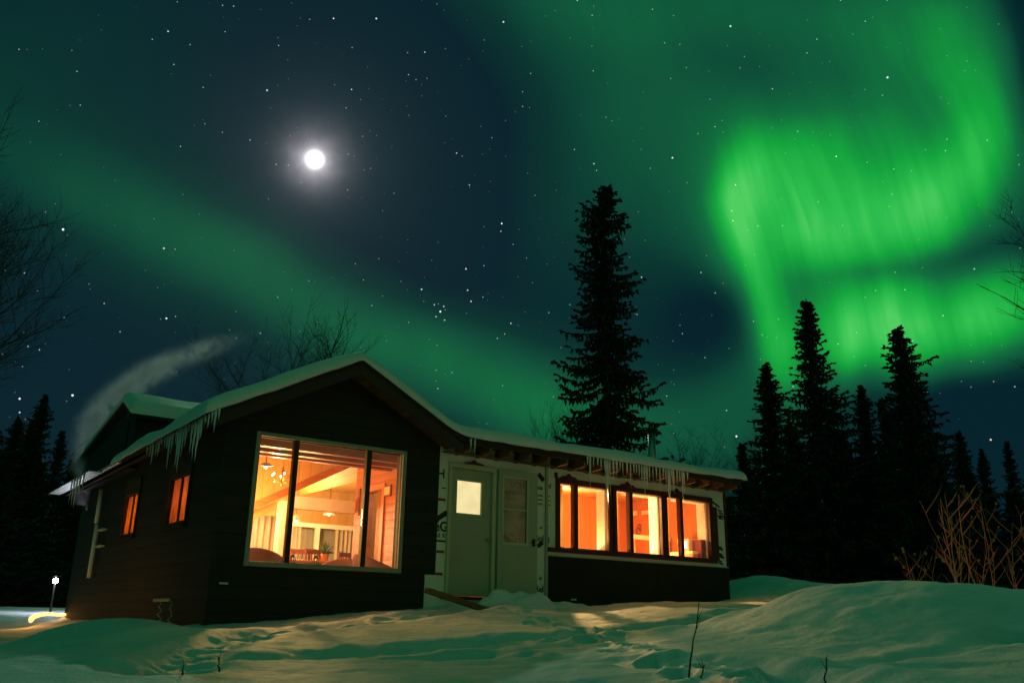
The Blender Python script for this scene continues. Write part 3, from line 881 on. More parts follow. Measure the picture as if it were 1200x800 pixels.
# foundation vents and hanging cables
vp = on_plane(188, 703, u=-4.72)
part(MB().box((-4.74, vp[1] - .55, vp[2] - .02), (-4.705, vp[1] + .35, vp[2] + .025)), 'side_vent', 'doorgrey')
def cable(y0, L):
    pts = []
    for i in range(9):
        pts.append((-4.76 + .03 * math.sin(i * 2.1), y0 + .05 * math.sin(i * 1.7) - .01 * i, vp[2] - .02 - L * i / 8))
    return MB().tube(pts, .008, 5)
part(cable(vp[1] - .15, .30), 'hanging_cable', 'white'); part(cable(vp[1] - .75, .42), 'hanging_cable', 'white')
for px, py, v_ in ((262, 683, -.02), (672, 702, -.035)):
    p = on_plane(px, py, v=v_)
    part(MB().box((p[0] - .06, v_ - .012, p[2] - .012), (p[0] + .06, v_ - .001, p[2] + .012)), 'vent_tab', 'white')

# --- inside shell
FL = 1.90
part(MB().box((-4.53, .17, FL - .1), (5.78, 9.78, FL)), 'floor_boards', 'floor')
rl = MB()
wall_boxes(rl, -4.53, -1.28, FL, 4.3, .17, .20, [(PW[0] - .02, PW[1] + .02, PW[2] - .02, PW[3] + .02)])
wall_boxes(rl, .2, 9.78, FL, 4.3, -4.53, -4.50, [(w[0], w[1], w[2], w[3]) for w in SW], 'v')
part(rl, 'living_room_lining', 'pine')
# pine side wall with an inner doorway
part(wall_boxes(MB(), .2, 2.72, FL, 5.0, -1.28, -1.12, [(1.62, 2.28, FL, 3.78)], 'v'), 'pine_partition', 'pine')
idf = MB()
for a, b in (((1.52, FL), (1.62, 3.88)), ((2.28, FL), (2.38, 3.88)), ((1.62, 3.78), (2.28, 3.88))):
    idf.box((-1.31, a[0], a[1]), (-1.283, b[0], b[1]))
part(idf, 'inner_door_frame', 'pinev')
part(MB().box((-1.20, 1.62, FL), (-1.16, 1.98, 3.78)), 'inner_door', 'pinev')
# header and post that frame the room beyond, with the sloping wall above
part(MB().box((-2.72, 2.72, FL), (-2.50, 2.92, 3.56)), 'post', 'cream')
part(MB().box((-2.50, 2.72, 3.44), (-1.12, 2.92, 3.66)), 'header_beam', 'cream')
part(MB().prism([(-4.5, 2.80), (-3.35, 3.36), (-1.5, 4.36), (-1.12, 4.56), (-1.12, 4.66), (-2.9, 5.3), (-4.5, 4.5)], 1, 2.76, 2.86), 'sloping_wall', 'ceil')
part(MB().prism([(-4.5, 2.66), (-1.12, 4.46), (-1.12, 4.60), (-4.5, 2.80)], 1, 2.70, 2.758), 'sloping_beam', 'pine')
part(MB().prism([(-4.5, 2.52), (-3.9, 2.78), (-2.75, 3.40), (-2.75, 3.55), (-4.5, 2.655)], 1, 2.93, 3.0), 'sloping_board', 'orange')
for v, h in ((.38, .15), (.85, .13), (1.32, .13)):
    part(MB().box((-4.5, v, 4.05 - (.0 if v < 1 else -.02)), (-1.29, v + .13, 4.05 + h)), 'tie_beam', 'redwood')
# ceilings
part(sheet(-4.53, -.9, .2, 9.7, lambda u, v: RM(u) - .20 + 0 * v, lambda u, v: RM(u) - .23 + 0 * v, 15, 2), 'vaulted_ceiling', 'ceil')
part(MB().box((-1.1, .2, 4.24), (5.78, 2.7, 4.27)).box((-.9, 2.93, 4.36), (5.78, 9.7, 4.39)), 'wing_ceiling', 'ceil')
# back room far wall with glazed sliding doors
fw = wall_boxes(MB(), -4.5, 5.78, FL, 4.9, 6.6, 6.7, [(-1.35, .75, FL, 3.5)])
part(fw, 'back_wall', 'ceil')
sld = part(MB().box((-1.40, 6.53, 3.5), (.80, 6.61, 3.60)).box((-1.42, 6.53, FL), (-1.35, 6.61, 3.5)).box((.75, 6.53, FL), (.82, 6.61, 3.5)).box((-.36, 6.53, FL), (-.26, 6.61, 3.5)), 'sliding_door_frame', 'cream')
part(MB().box((-1.40, 6.95, FL), (.80, 6.98, 3.6)), 'porch_screen', 'sheer')
# wing room: orange walls
part(MB().box((1.17, .2, FL), (1.27, 2.7, 4.24)), 'wing_partition', 'orange')
part(MB().box((1.27, 2.6, FL), (5.68, 2.7, 4.24)), 'wing_back_wall', 'pinev')
part(MB().box((5.68, .17, FL), (5.78, 2.7, 4.24)), 'wing_side_wall', 'rust')
lin = wall_boxes(MB(), 1.27, 5.68, FL, 4.24, .17, .20, [(a, b, ZW0, ZW1) for a, b in WH])
part(lin, 'wing_front_lining', 'orange')
part(MB().box((-1.11, 2.4, FL), (1.17, 2.5, 4.24)), 'entry_back_wall', 'ceil')

# ------------------------------------------------------------------ things inside
def curtain(name, a0, a1, z0, z1, t, mat, label, along='u', waves=7, amp=.02, group=None):
    n = waves * 8
    V, F = [], []
    for i in range(n + 1):
        a = a0 + (a1 - a0) * i / n
        d = amp * math.sin(2 * math.pi * waves * i / n) + amp * .4 * math.sin(5.3 * i / n * waves)
        for z, k in ((z0, 1.25), (z1, .8)):
            V.append((a, t + d * k, z) if along == 'u' else (t + d * k, a, z))
    for i in range(n):
        F.append((2 * i, 2 * i + 2, 2 * i + 3, 2 * i + 1))
    o = MB().add(V, F).build(name, mat, None, smooth=True)
    s = o.modifiers.new('thickness', 'SOLIDIFY'); s.thickness = .003
    return tag(inhouse(o), label, 'curtain', group)

for k, (v0, v1, z0, z1) in enumerate(SW):
    curtain('curtain', v0 + .004, v1 - .004, z0 + .004, z1 - .004, -4.645, 'curtain',
            ['amber curtain drawn across the nearer window of the left side wall', 'amber curtain drawn across the farther window of the left side wall'][k], 'v', 6, .018)
for k, (a, b, lab) in enumerate(((1.44, 1.80, 'pale peach curtain in the narrow pane right of the storm door'), (2.84, 3.19, 'peach curtain in the narrow left pane of the middle wing window'), (4.21, 4.59, 'dusky peach curtain in the narrow left pane of the last wing window'))):
    curtain('curtain', a, b, ZW0 - .06, ZW1 + .05, .29, 'peach', lab, 'u', 5, .016)
for a, b, lab in ((-1.30, -.75, 'white gathered curtain at left half of the far sliding doors'), (.05, .72, 'white gathered curtain at right half of the far sliding doors'),):
    curtain('curtain', a, b, FL + .05, 3.48, 6.42, 'sheer', lab, 'u', 6, .03)
cw = on_plane(309, 628, v=5.2)
curtain('curtain', cw[0] - .55, cw[0] + .42, FL + .05, cw[2] + .42, 5.2, 'sheer', 'bright white curtain at the far left seen through the picture window', 'u', 7, .03)
curtain('curtain', on_plane(326, 628, v=5.2)[0], on_plane(331, 628, v=5.2)[0] + .05, FL + .05, 3.4, 5.25, 'sheer', 'narrow cream curtain strip beside the white post', 'u', 2, .02)

# chandelier
cp = on_plane(331, 559, v=1.75)
ch = local_empty('chandelier', cp[0], 1.75, cp[2], label='brass chandelier with small bulbs hanging behind the picture window', cat='chandelier')
MB().tube([(0, 0, .18), (0, 0, 4.9 - cp[2] if 4.9 > cp[2] else .6)], .006, 6).build('chain', 'brass', ch)
MB().tube([(0, 0, -.16), (0, 0, -.10), (0, 0, 0), (0, 0, .1), (0, 0, .18)], [.008, .035, .018, .03, .012], 10).build('stem', 'brass', ch, smooth=True)
for i in range(6):
    t = i * math.pi / 3 + .3
    c, s = math.cos(t), math.sin(t)
    a = MB().tube([(0, 0, -.05), (.09 * c, .09 * s, -.10), (.17 * c, .17 * s, -.05), (.18 * c, .18 * s, .01)], .007, 6).build('arm', 'brass', ch, smooth=True)
    MB().ball((.18 * c, .18 * s, .04), .015, 8, 6, 0, (1, 1, 1.5)).build('bulb', 'bulb', a, smooth=True)
# ceiling light
lp = on_plane(312, 543, v=1.1)
cl = local_empty('ceiling_light', lp[0], 1.1, lp[2], label='small white ceiling light at top left inside the picture window', cat='ceiling light')
MB().tube([(0, 0, -.05), (0, 0, -.03), (0, 0, .01)], [.03, .11, .05], 14).build('shade', 'white', cl, smooth=True)
MB().tube([(0, 0, .012), (0, 0, .5)], .01, 6).build('rod', 'brass', cl)
MB().ball((0, 0, -.055), .028, 10, 6).build('bulb', 'bulb', cl, smooth=True)


def armchair(u, v, rz, label):
    """tub chair: round seat cushion, one curved back that runs down into the arms, four tapered legs"""
    o = local_empty('armchair', u, v, FL, rz, label=label, cat='armchair')
    n = 18
    ring = [(.33 * math.cos(2 * math.pi * i / n), .33 * math.sin(2 * math.pi * i / n)) for i in range(n)]
    MB().prism(ring, 2, .26, .46).build('seat', 'chair', o, bevel=.05)
    V, F = [], []
    m = 20
    for i in range(m + 1):
        t = -125 + 250 * i / m
        k = math.cos(R_(t) / 2.6)
        top = .42 + .27 * max(0, math.cos(R_(t) * .72)) ** 1.5
        a = R_(90 + t)
        lean = .10 * (top - .4)
        for r, z in ((.34, .20), (.44, .20), (.46 + lean, top - .05), (.43 + lean, top), (.38 + lean, top), (.35 + lean, top - .05)):
            V.append((r * math.cos(a), r * math.sin(a), z))
    for i in range(m):
        for j in range(6):
            F.append((i * 6 + j, i * 6 + (j + 1) % 6, (i + 1) * 6 + (j + 1) % 6, (i + 1) * 6 + j))
    F += [tuple(range(6))[::-1], tuple(m * 6 + j for j in range(6))]
    MB().add(V, F).build('backrest', 'chair', o, smooth=True)
    for sx in (-1, 1):
        for sy in (-1, 1):
            MB().tube([(sx * .27, sy * .25, .0), (sx * .24, sy * .22, .27)], [.018, .03], 8).build('leg', 'redwood', o)
    return o
p = on_plane(403, 646, v=2.1); armchair(p[0], 2.1, R_(-35), 'rust armchair with curved back near the foot of the middle pane')
p = on_plane(449, 648, v=1.25); armchair(p[0] - .08, 1.15, R_(80), 'rust armchair against the pine wall in the right pane')
p = on_plane(303, 648, v=1.5); armchair(p[0], 1.5, R_(150), 'rust armchair at the lower left corner of the picture window')
def lantern(px, lab):
    p = on_plane(px, 652, v=.13)
    o = local_empty('lantern', p[0], .125, PW[2] + .0005, label=lab, cat='lantern')
    MB().box((-.035, -.035, 0), (.035, .035, .02)).build('base', 'darkmetal', o)
    m_ = MB()
    for sx in (-1, 1):
        for sy in (-1, 1):
            m_.box((sx * .028 - .004, sy * .028 - .004, .02), (sx * .028 + .004, sy * .028 + .004, .09))
    m_.build('cage', 'darkmetal', o)
    MB().tube([(0, 0, .09), (0, 0, .12), (0, 0, .14)], [.045, .02, .008], 4).build('roof', 'darkmetal', o)
    MB().tube([(-.018, 0, .14), (-.018, 0, .165), (0, 0, .18), (.018, 0, .165), (.018, 0, .14)], .003, 5).build('handle', 'darkmetal', o)
lantern(343, 'little dark lantern on the sill just right of the first mullion'); lantern(370, 'little dark lantern on the sill at the centre of the middle pane')
part(MB().box((-4.20, .102, PW[2] - .03), (-1.81, .22, PW[2] - .001)), 'inner_sill', 'pinev')
# small hanging ornaments on the pine wall edge
p = on_plane(417, 588, v=2.6)
o = tag(inhouse(MB().box((-1.31, 2.50, p[2] - .25), (-1.284, 2.62, p[2] + .25)).build('coat_rack', 'redwood')), 'narrow dark wooden rack hung at the corner of the pine wall', 'rack')
# dining set, plant and side table in the room beyond
def dining_chair(u, v, rz, label):
    o = local_empty('dining_chair', u, v, FL, rz, label=label, cat='chair')
    MB().box((-.22, -.22, .43), (.22, .22, .47)).build('seat', 'redwood', o, bevel=.008)
    for sx in (-1, 1):
        MB().tube([(sx * .19, -.19, 0), (sx * .19, -.19, .43)], .02, 6).build('leg', 'redwood', o)
        MB().tube([(sx * .19, .20, 0), (sx * .19, .20, .46), (sx * .19, .25, 1.0)], .02, 6).build('leg', 'redwood', o)
    b_ = MB().box((-.19, .22, .90), (.19, .26, .99))
    for k in range(4):
        x = -.12 + k * .08
        b_.box((x - .012, .215, .48), (x + .012, .235, .90))
    b_.build('backrest', 'redwood', o)
for px, v_, rz_, lab in ((352, 5.2, 160, 'slatted dining chair silhouetted left of the sliding door centre post'), (377, 4.6, 20, 'slatted dining chair near the middle of the far sliding doors'), (396, 5.4, 200, 'slatted dining chair at right before the far sliding doors')):
    dining_chair(on_plane(px, 640, v=v_)[0], v_, R_(rz_), lab)
p = on_plane(365, 640, v=5.0)
o = local_empty('dining_table', p[0], 5.0, FL, label='wooden dining table standing before the far sliding doors', cat='table')
MB().box((-.8, -.45, .72), (.8, .45, .76)).build('tabletop', 'pinev', o, bevel=.01)
for sx in (-1, 1):
    for sy in (-1, 1):
        MB().box((sx * .7 - .03, sy * .36 - .03, 0), (sx * .7 + .03, sy * .36 + .03, .72)).build('leg', 'pinev', o)
o = local_empty('potted_plant', p[0] + .3, 5.0, FL + .7605, label='potted leafy plant on the dining table in the far room', cat='plant')
MB().tube([(0, 0, 0), (0, 0, .16), (0, 0, .165)], [.07, .10, .095], 12).build('pot', 'rust', o, smooth=True)
pl_ = MB(); rp_ = random.Random(4)
for k in range(60):
    a = rp_.uniform(0, 6.28); e = rp_.uniform(.2, 1.4); L = rp_.uniform(.12, .34)
    d_ = np.array([math.cos(a) * math.cos(e), math.sin(a) * math.cos(e), math.sin(e)]); q0 = np.array([0, 0, .15])
    t_ = q0 + d_ * L; s_ = np.array([-math.sin(a), math.cos(a), 0]) * .03
    pl_.add([q0, q0 + d_ * L * .6 + s_, t_ + np.array([0, 0, -.04]), q0 + d_ * L * .6 - s_], [(0, 1, 2, 3)])
pl_.build('leaves', 'plant', o)
p = on_plane(455, 575, u=-1.28)
o = inhouse(empty('framed_picture', label='small dark framed picture on the pine wall in the right pane', cat='picture'))
MB().box((-1.305, p[1] - .13, p[2] - .10), (-1.283, p[1] + .13, p[2] + .10)).build('frame', 'redwood', o)
MB().box((-1.309, p[1] - .10, p[2] - .07), (-1.3055, p[1] + .10, p[2] + .07)).build('print', 'picture', o)
# pendant lamps in the back room (they light it)
def pendant(u, v, z, lab, r=.12):
    o = local_empty('pendant_lamp', u, v, z, label=lab, cat='lamp')
    MB().tube([(0, 0, .02), (0, 0, .0), (0, 0, -.10)], [.025, .05, r], 14, cap=False).build('shade', 'sheer', o, smooth=True)
    MB().tube([(0, 0, .02), (0, 0, .5)], .006, 6).build('cord', 'darkmetal', o)
    MB().ball((0, 0, -.09), .035, 10, 7).build('bulb', 'bulb', o, smooth=True)
    return o
p = on_plane(386, 597, v=4.6); pendant(p[0], 4.6, p[2], 'cream pendant lamp hanging beyond the white header beam')
p = on_plane(347, 604, v=4.6); pendant(p[0], 4.6, p[2], 'small pendant lamp beyond the header beam next to the white post', .09)
# wing room furnishings
for (x0, y0, x1, y1), lab in (((739.5, 597, 746, 604), 'small framed picture at left on the rust wall in the middle wing window'), ((752, 596, 763, 603), 'wider framed picture at right on the rust wall in the middle wing window')):
    a = on_plane(x0, y1, u=5.66); b = on_plane(x1, y0 + 1, u=5.66)
    v0, v1 = sorted((a[1], b[1])); z0, z1 = sorted((a[2], b[2])); v1 = min(v1, 2.58)
    o = inhouse(empty('framed_picture', label=lab, cat='picture'))
    MB().box((5.655, v0, z0), (5.679, v1, z1)).build('frame', 'cream', o)
    MB().box((5.650, v0 + .06, z0 + .05), (5.6548, v1 - .06, z1 - .05)).build('print', 'picture', o)
p = on_plane(752, 632, u=5.3)
o = inhouse(empty('bed', label='wooden bed with a yellow headboard rail seen in the middle wing window', cat='bed'))
MB().box((4.55, 1.35, 2.10), (5.62, 2.5, 2.62)).build('mattress', 'rust', o, bevel=.05)
MB().box((4.50, 1.25, p[2] - .06), (5.64, 1.33, p[2] + .03)).build('rail', 'picture', o)
MB().box((4.50, 1.27, FL), (4.58, 1.34, p[2] - .061)).box((5.56, 1.27, FL), (5.64, 1.34, p[2] - .061)).build('leg', 'pinev', o)
p2 = on_plane(748, 623, v=1.30)
tag(inhouse(MB().ball((p2[0], 1.29, p[2] + .115), .085, 10, 8, .1, (.8, .8, 1.0)).ball((p2[0] + .02, 1.29, p[2] + .215), .05, 9, 7, .05).build('plush_toy', 'chair', smooth=True)), 'small brown plush figure sitting on the yellow bed rail', 'toy')
pt = on_plane(806, 639, u=5.35)
o = inhouse(empty('television', label='small glowing television on a low wooden cabinet in the last wing window', cat='television'))
MB().box((5.20, pt[1] - .17, pt[2] - .13), (5.60, pt[1] + .15, pt[2] + .13)).build('body', 'picture', o, bevel=.01)
MB().box((5.192, pt[1] - .12, pt[2] - .07), (5.1995, pt[1] + .10, pt[2] + .08)).build('screen', 'screen', o)
o = inhouse(empty('cabinet', label='low wooden cabinet carrying the small television', cat='cabinet'))
MB().box((5.10, pt[1] - .35, pt[2] - .19), (5.66, pt[1] + .35, pt[2] - .135)).build('top', 'picture', o)
MB().box((5.14, pt[1] - .32, FL), (5.64, pt[1] + .32, pt[2] - .191)).build('carcass', 'pinev', o)
tag(inhouse(MB().box((5.30, .32, FL), (5.66, pt[1] - .42, pt[2] + .10)).build('wardrobe_box', 'chair', bevel=.01)), 'dark brown chest at the right behind the last wing window', 'chest')

# lights inside the house
WARM = (1.0, .60, .24)
hlight('living_room_light', 'POINT', -2.9, 1.55, 3.75, 20, (1, .50, .15), .10)
hlight('back_room_light', 'POINT', -1.2, 5.2, 3.5, 170, (1, .66, .27), .10)
hlight('side_room_light', 'POINT', -3.6, 2.05, 3.30, 190, (1, .57, .20), .2)
hlight('side_room_light', 'POINT', -3.6, 5.10, 3.30, 280, (1, .57, .20), .2)
hlight('back_room_light', 'POINT', -2.6, 4.6, 3.4, 70, (1, .70, .32), .10)
hlight('wing_room_light', 'POINT', 3.4, 1.7, 3.95, 58, (1, .57, .20), .08)
hlight('added_eave_light', 'POINT', 2.3, .62, 2.70, 80, (1, .58, .21), .05)  # added below the sills to light eave, icicles and window jambs
hlight('added_eave_light', 'POINT', 3.75, .62, 2.70, 80, (1, .58, .21), .05)
hlight('added_eave_light', 'POINT', 5.05, .62, 2.70, 65, (1, .58, .21), .05)
hlight('entry_light', 'POINT', -.4, 1.4, 3.9, 25, WARM, .08)
# added spots inside the rooms, aimed out of the windows at snow and saplings
hlight('added_wing_spot', 'SPOT', 3.2, 2.2, 4.10, 1050, (1, .56, .19), .05, (3.4, -5.0, 1.5), 95, .5)
hlight('added_living_room_spot', 'SPOT', -3.0, 2.4, 3.9, 360, (1, .56, .19), .05, (-5.2, -5.0, 1.3), 62, .5)
hlight('added_wing_spot', 'SPOT', 5.25, 2.0, 3.7, 1500, (1, .36, .17), .05, (3.6, -6.1, 2.3), 34, .5)

# ------------------------------------------------------------------ snow on the roofs
def edge_round(u, v, u0, u1, v0, v1, r, T):
    d = np.minimum(np.minimum(u - u0, u1 - u), np.minimum(v - v0, v1 - v))
    k = np.clip(d / r, 0, 1)
    return T * np.sqrt(np.maximum(0, 1 - (1 - k) ** 2))


def snow_top(u, v):
    T = .18 + .10 * vnoise(u * .8 + 3, v * .9, 31) + .04 * vnoise(u * 2.7, v * 2.7, 32)
    t = edge_round(u, v, -5.22, 6.10, EV - .06, 4.97, .16, 1.0) * T
    # a firmer, thinner crust over the ridge
    return roof_z(u, v) + .004 + t * (1 - .35 * np.exp(-((u + 2.9) / .35) ** 2))


def snow_bot(u, v):
    e = edge_round(u, v, -5.22, 6.10, EV - .06, 4.97, .10, 1.0)
    return roof_z(u, v) + .003 - .035 * (1 - e) * (1 + .8 * vnoise(u * 4, v * 4, 33))


def lin_edge(a, b, n, r=.2):
    t = np.linspace(0, 1, n)
    core = a + r + (b - a - 2 * r) * t
    e = r * (1 - np.cos(np.linspace(0, math.pi / 2, 9)[:-1]))
    return np.concatenate([a + e, core, (b - e)[::-1]])


def sheet2(us, vs, zt, zb):
    nu, nv = len(us), len(vs)
    UU, VV = np.meshgrid(us, vs)
    T, B = zt(UU, VV), zb(UU, VV)
    n = nu * nv
    V = [*zip(UU.ravel(), VV.ravel(), T.ravel()), *zip(UU.ravel(), VV.ravel(), B.ravel())]
    i = np.arange(n).reshape(nv, nu)
    F = [tuple(x) for x in np.stack([i[:-1, :-1], i[:-1, 1:], i[1:, 1:], i[1:, :-1]], -1).reshape(-1, 4)]
    F += [tuple(n + y for y in x[::-1]) for x in F]
    ring = list(i[0, :]) + list(i[1:, -1]) + list(i[-1, -2::-1]) + list(i[-2:0, 0])
    for a, b in zip(ring, ring[1:] + ring[:1]):
        F.append((b, a, a + n, b + n))
    return MB().add(V, F)


sn = sheet2(lin_edge(-5.22, 6.10, 190), lin_edge(EV - .06, 4.97, 60), snow_top, snow_bot).build('roof_snow', 'roofsnow', None, smooth=True)
tag(inhouse(sn), 'thick smooth snow blanket over the front gable and the long wing roof', 'snow')
def d_top(u, v):
    m = np.where(v < 5.75, 5.60 - .44 * (5.75 - v), 5.60 - .167 * (v - 5.75))
    return m + .004 + edge_round(u, v, -5.03, -2.25, 4.80, 9.0, .16, .20) * (1 + .3 * vnoise(u * 1.3, v * 1.3, 41))
def d_bot(u, v):
    return np.where(v < 5.75, 5.60 - .44 * (5.75 - v), 5.60 - .167 * (v - 5.75)) + .003
tag(inhouse(sheet2(lin_edge(-5.03, -2.25, 40), lin_edge(4.80, 9.0, 50), d_top, d_bot).build('roof_snow', 'roofsnow', None, smooth=True)), 'smaller snow cap on the raised cross gable at the back left', 'snow')

# ------------------------------------------------------------------ icicles
def icicle_mesh(L, r, seed):
    rr = random.Random(seed)
    n = 9
    pts, rad = [], []
    for i in range(n):
        t = i / (n - 1)
        pts.append((rr.uniform(-1, 1) * .006 * t, rr.uniform(-1, 1) * .006 * t, -L * t))
        rad.append(max(.0012, r * (1 - t) ** .8 * (1 + rr.uniform(-.15, .15))))
    m_ = MB().tube(pts, rad, 7)
    me = bpy.data.meshes.new('icicle'); me.from_pydata(m_.v, [], m_.f); me.materials.append(MT['ice'])
    me.polygons.foreach_set('use_smooth', [True] * len(me.polygons))
    return me
ICE = [icicle_mesh(1.0, .021, s) for s in range(5)]
def icicle(u, v, z, L, wide, label, group):
    o = bpy.data.objects.new('icicle', random.choice(ICE)); COL.objects.link(o)
    o.location = tuple(W(u, v, z)); o.scale = (wide, wide, L); o.rotation_euler = (0, 0, random.uniform(0, 6))
    tag(o, label, 'icicle', group)
rr = random.Random(3)
for px, L in [(173, .25), (180, .55), (184, .35), (190, .22), (194, .30), (200, .62), (203, .40), (207, .30), (210, .75), (213, .95), (216, .62), (219, .40), (222, .22), (226, .55), (230, .72), (234, .80), (237, .5), (241, .20), (245, .25), (249, .30), (253, .36), (257, .22), (177, .3), (187, .42), (197, .3)]:
    p = on_plane(px, 520 - (px - 180) * .5, u=-5.13)
    icicle(-5.13, p[1], float(RM(-5.1)) - .05, L * rr.uniform(.5, .9), rr.uniform(.7, 1.3), 'ragged pale icicle in the fringe under the left eave above the side windows', 'icicles along the left eave')
for px, L in [(688, .18), (691, .6), (695, .2), (700, .15), (708, .25), (709.5, .78), (711.5, .95), (714, .75), (718, .35), (722, .3), (726, .2), (734, .25), (738, .5), (745, .25), (751, .45), (754, .65), (757, .5), (760, .35), (764, .3), (768, .3), (772, .5), (776, .25), (782, .75), (783.5, .6), (788, .5), (792, .3), (798, .68), (800, .4), (551, .2), (556, .3), (704, .2), (729, .3), (742, .2), (748, .3), (779, .4), (786, .3), (795, .3), (804, .2)]:
    p = on_plane(px, 530, v=EV - .02)
    icicle(p[0], EV - .03, 4.44, L * rr.uniform(.85, 1.0), rr.uniform(.7, 1.2), 'slender amber-lit icicle hanging from the wing eave in front of the house wrap', 'icicles along the wing eave')
for px, L in [(86, .45), (89, .55), (92, .6), (95, .4), (99, .3)]:
    p = on_plane(px, 563, u=-5.36)
    icicle(-5.38, p[1], 4.17, L, rr.uniform(.8, 1.2), 'long pale icicle at the far lamp-lit end of the left eave', 'icicles at the far left eave end')

# ------------------------------------------------------------------ step, plank and shovelled snow at the door
st_ = inhouse(empty('doorstep', label='dark wooden doorstep with a slanting board half buried in snow', cat='step'))
MB().box((-1.25, -.95, 1.55), (.5, -.10, 1.62)).box((-1.25, -.98, 1.40), (.5, -.95, 1.62)).build('tread', 'rake', st_)
a_, b_ = on_plane(500, 694, v=-.5), on_plane(575, 719, v=-1.2)
MB().add([(a_[0], -.42, a_[2]), (b_[0], -1.12, b_[2]), (b_[0], -1.16, b_[2] + .07), (a_[0], -.46, a_[2] + .07), (a_[0], -.55, a_[2]), (b_[0], -1.25, b_[2]), (b_[0], -1.29, b_[2] + .07), (a_[0], -.59, a_[2] + .07)],
         [(0, 1, 2, 3), (7, 6, 5, 4), (0, 4, 5, 1), (1, 5, 6, 2), (2, 6, 7, 3), (3, 7, 4, 0)]).build('slanting_board', 'rafter', st_)
# shovelled heap as its own lump of snow
def heap(cx, cy, su, sv, h, zb, seed, name, label):
    n, mm = 46, 34
    V, F = [], []
    for j in range(mm):
        for i in range(n):
            a = -1 + 2 * i / (n - 1); b = -1 + 2 * j / (mm - 1)
            r2 = a * a + b * b
            x, y = cx + a * su, cy + b * sv
            k = max(0, 1 - r2) ** .8
            z = zb + h * k * (1 + 1.0 * float(vnoise(np.array([a * 2.2 + seed]), np.array([b * 2.2]), seed)[0]) + .5 * float(vnoise(np.array([a * 6]), np.array([b * 6]), seed + 1)[0])) - .25 * max(0, r2 - .9)
            V.append((x, y, z))
    for j in range(mm - 1):
        for i in range(n - 1):
            q = j * n + i; F.append((q, q + 1, q + n + 1, q + n))
    o = MB().add(V, F).build(name, 'roofsnow', None, smooth=True)
    return tag(inhouse(o), label, 'snow heap')
heap(.10, -.62, .95, .55, .34, 1.62, 5, 'snow_heap', 'lumpy shovelled snow heap piled against the foot of the doors')
heap(1.3, -.45, .6, .4, .12, 1.74, 9, 'snow_heap', 'low snow ridge under the corner batten beside the doors')

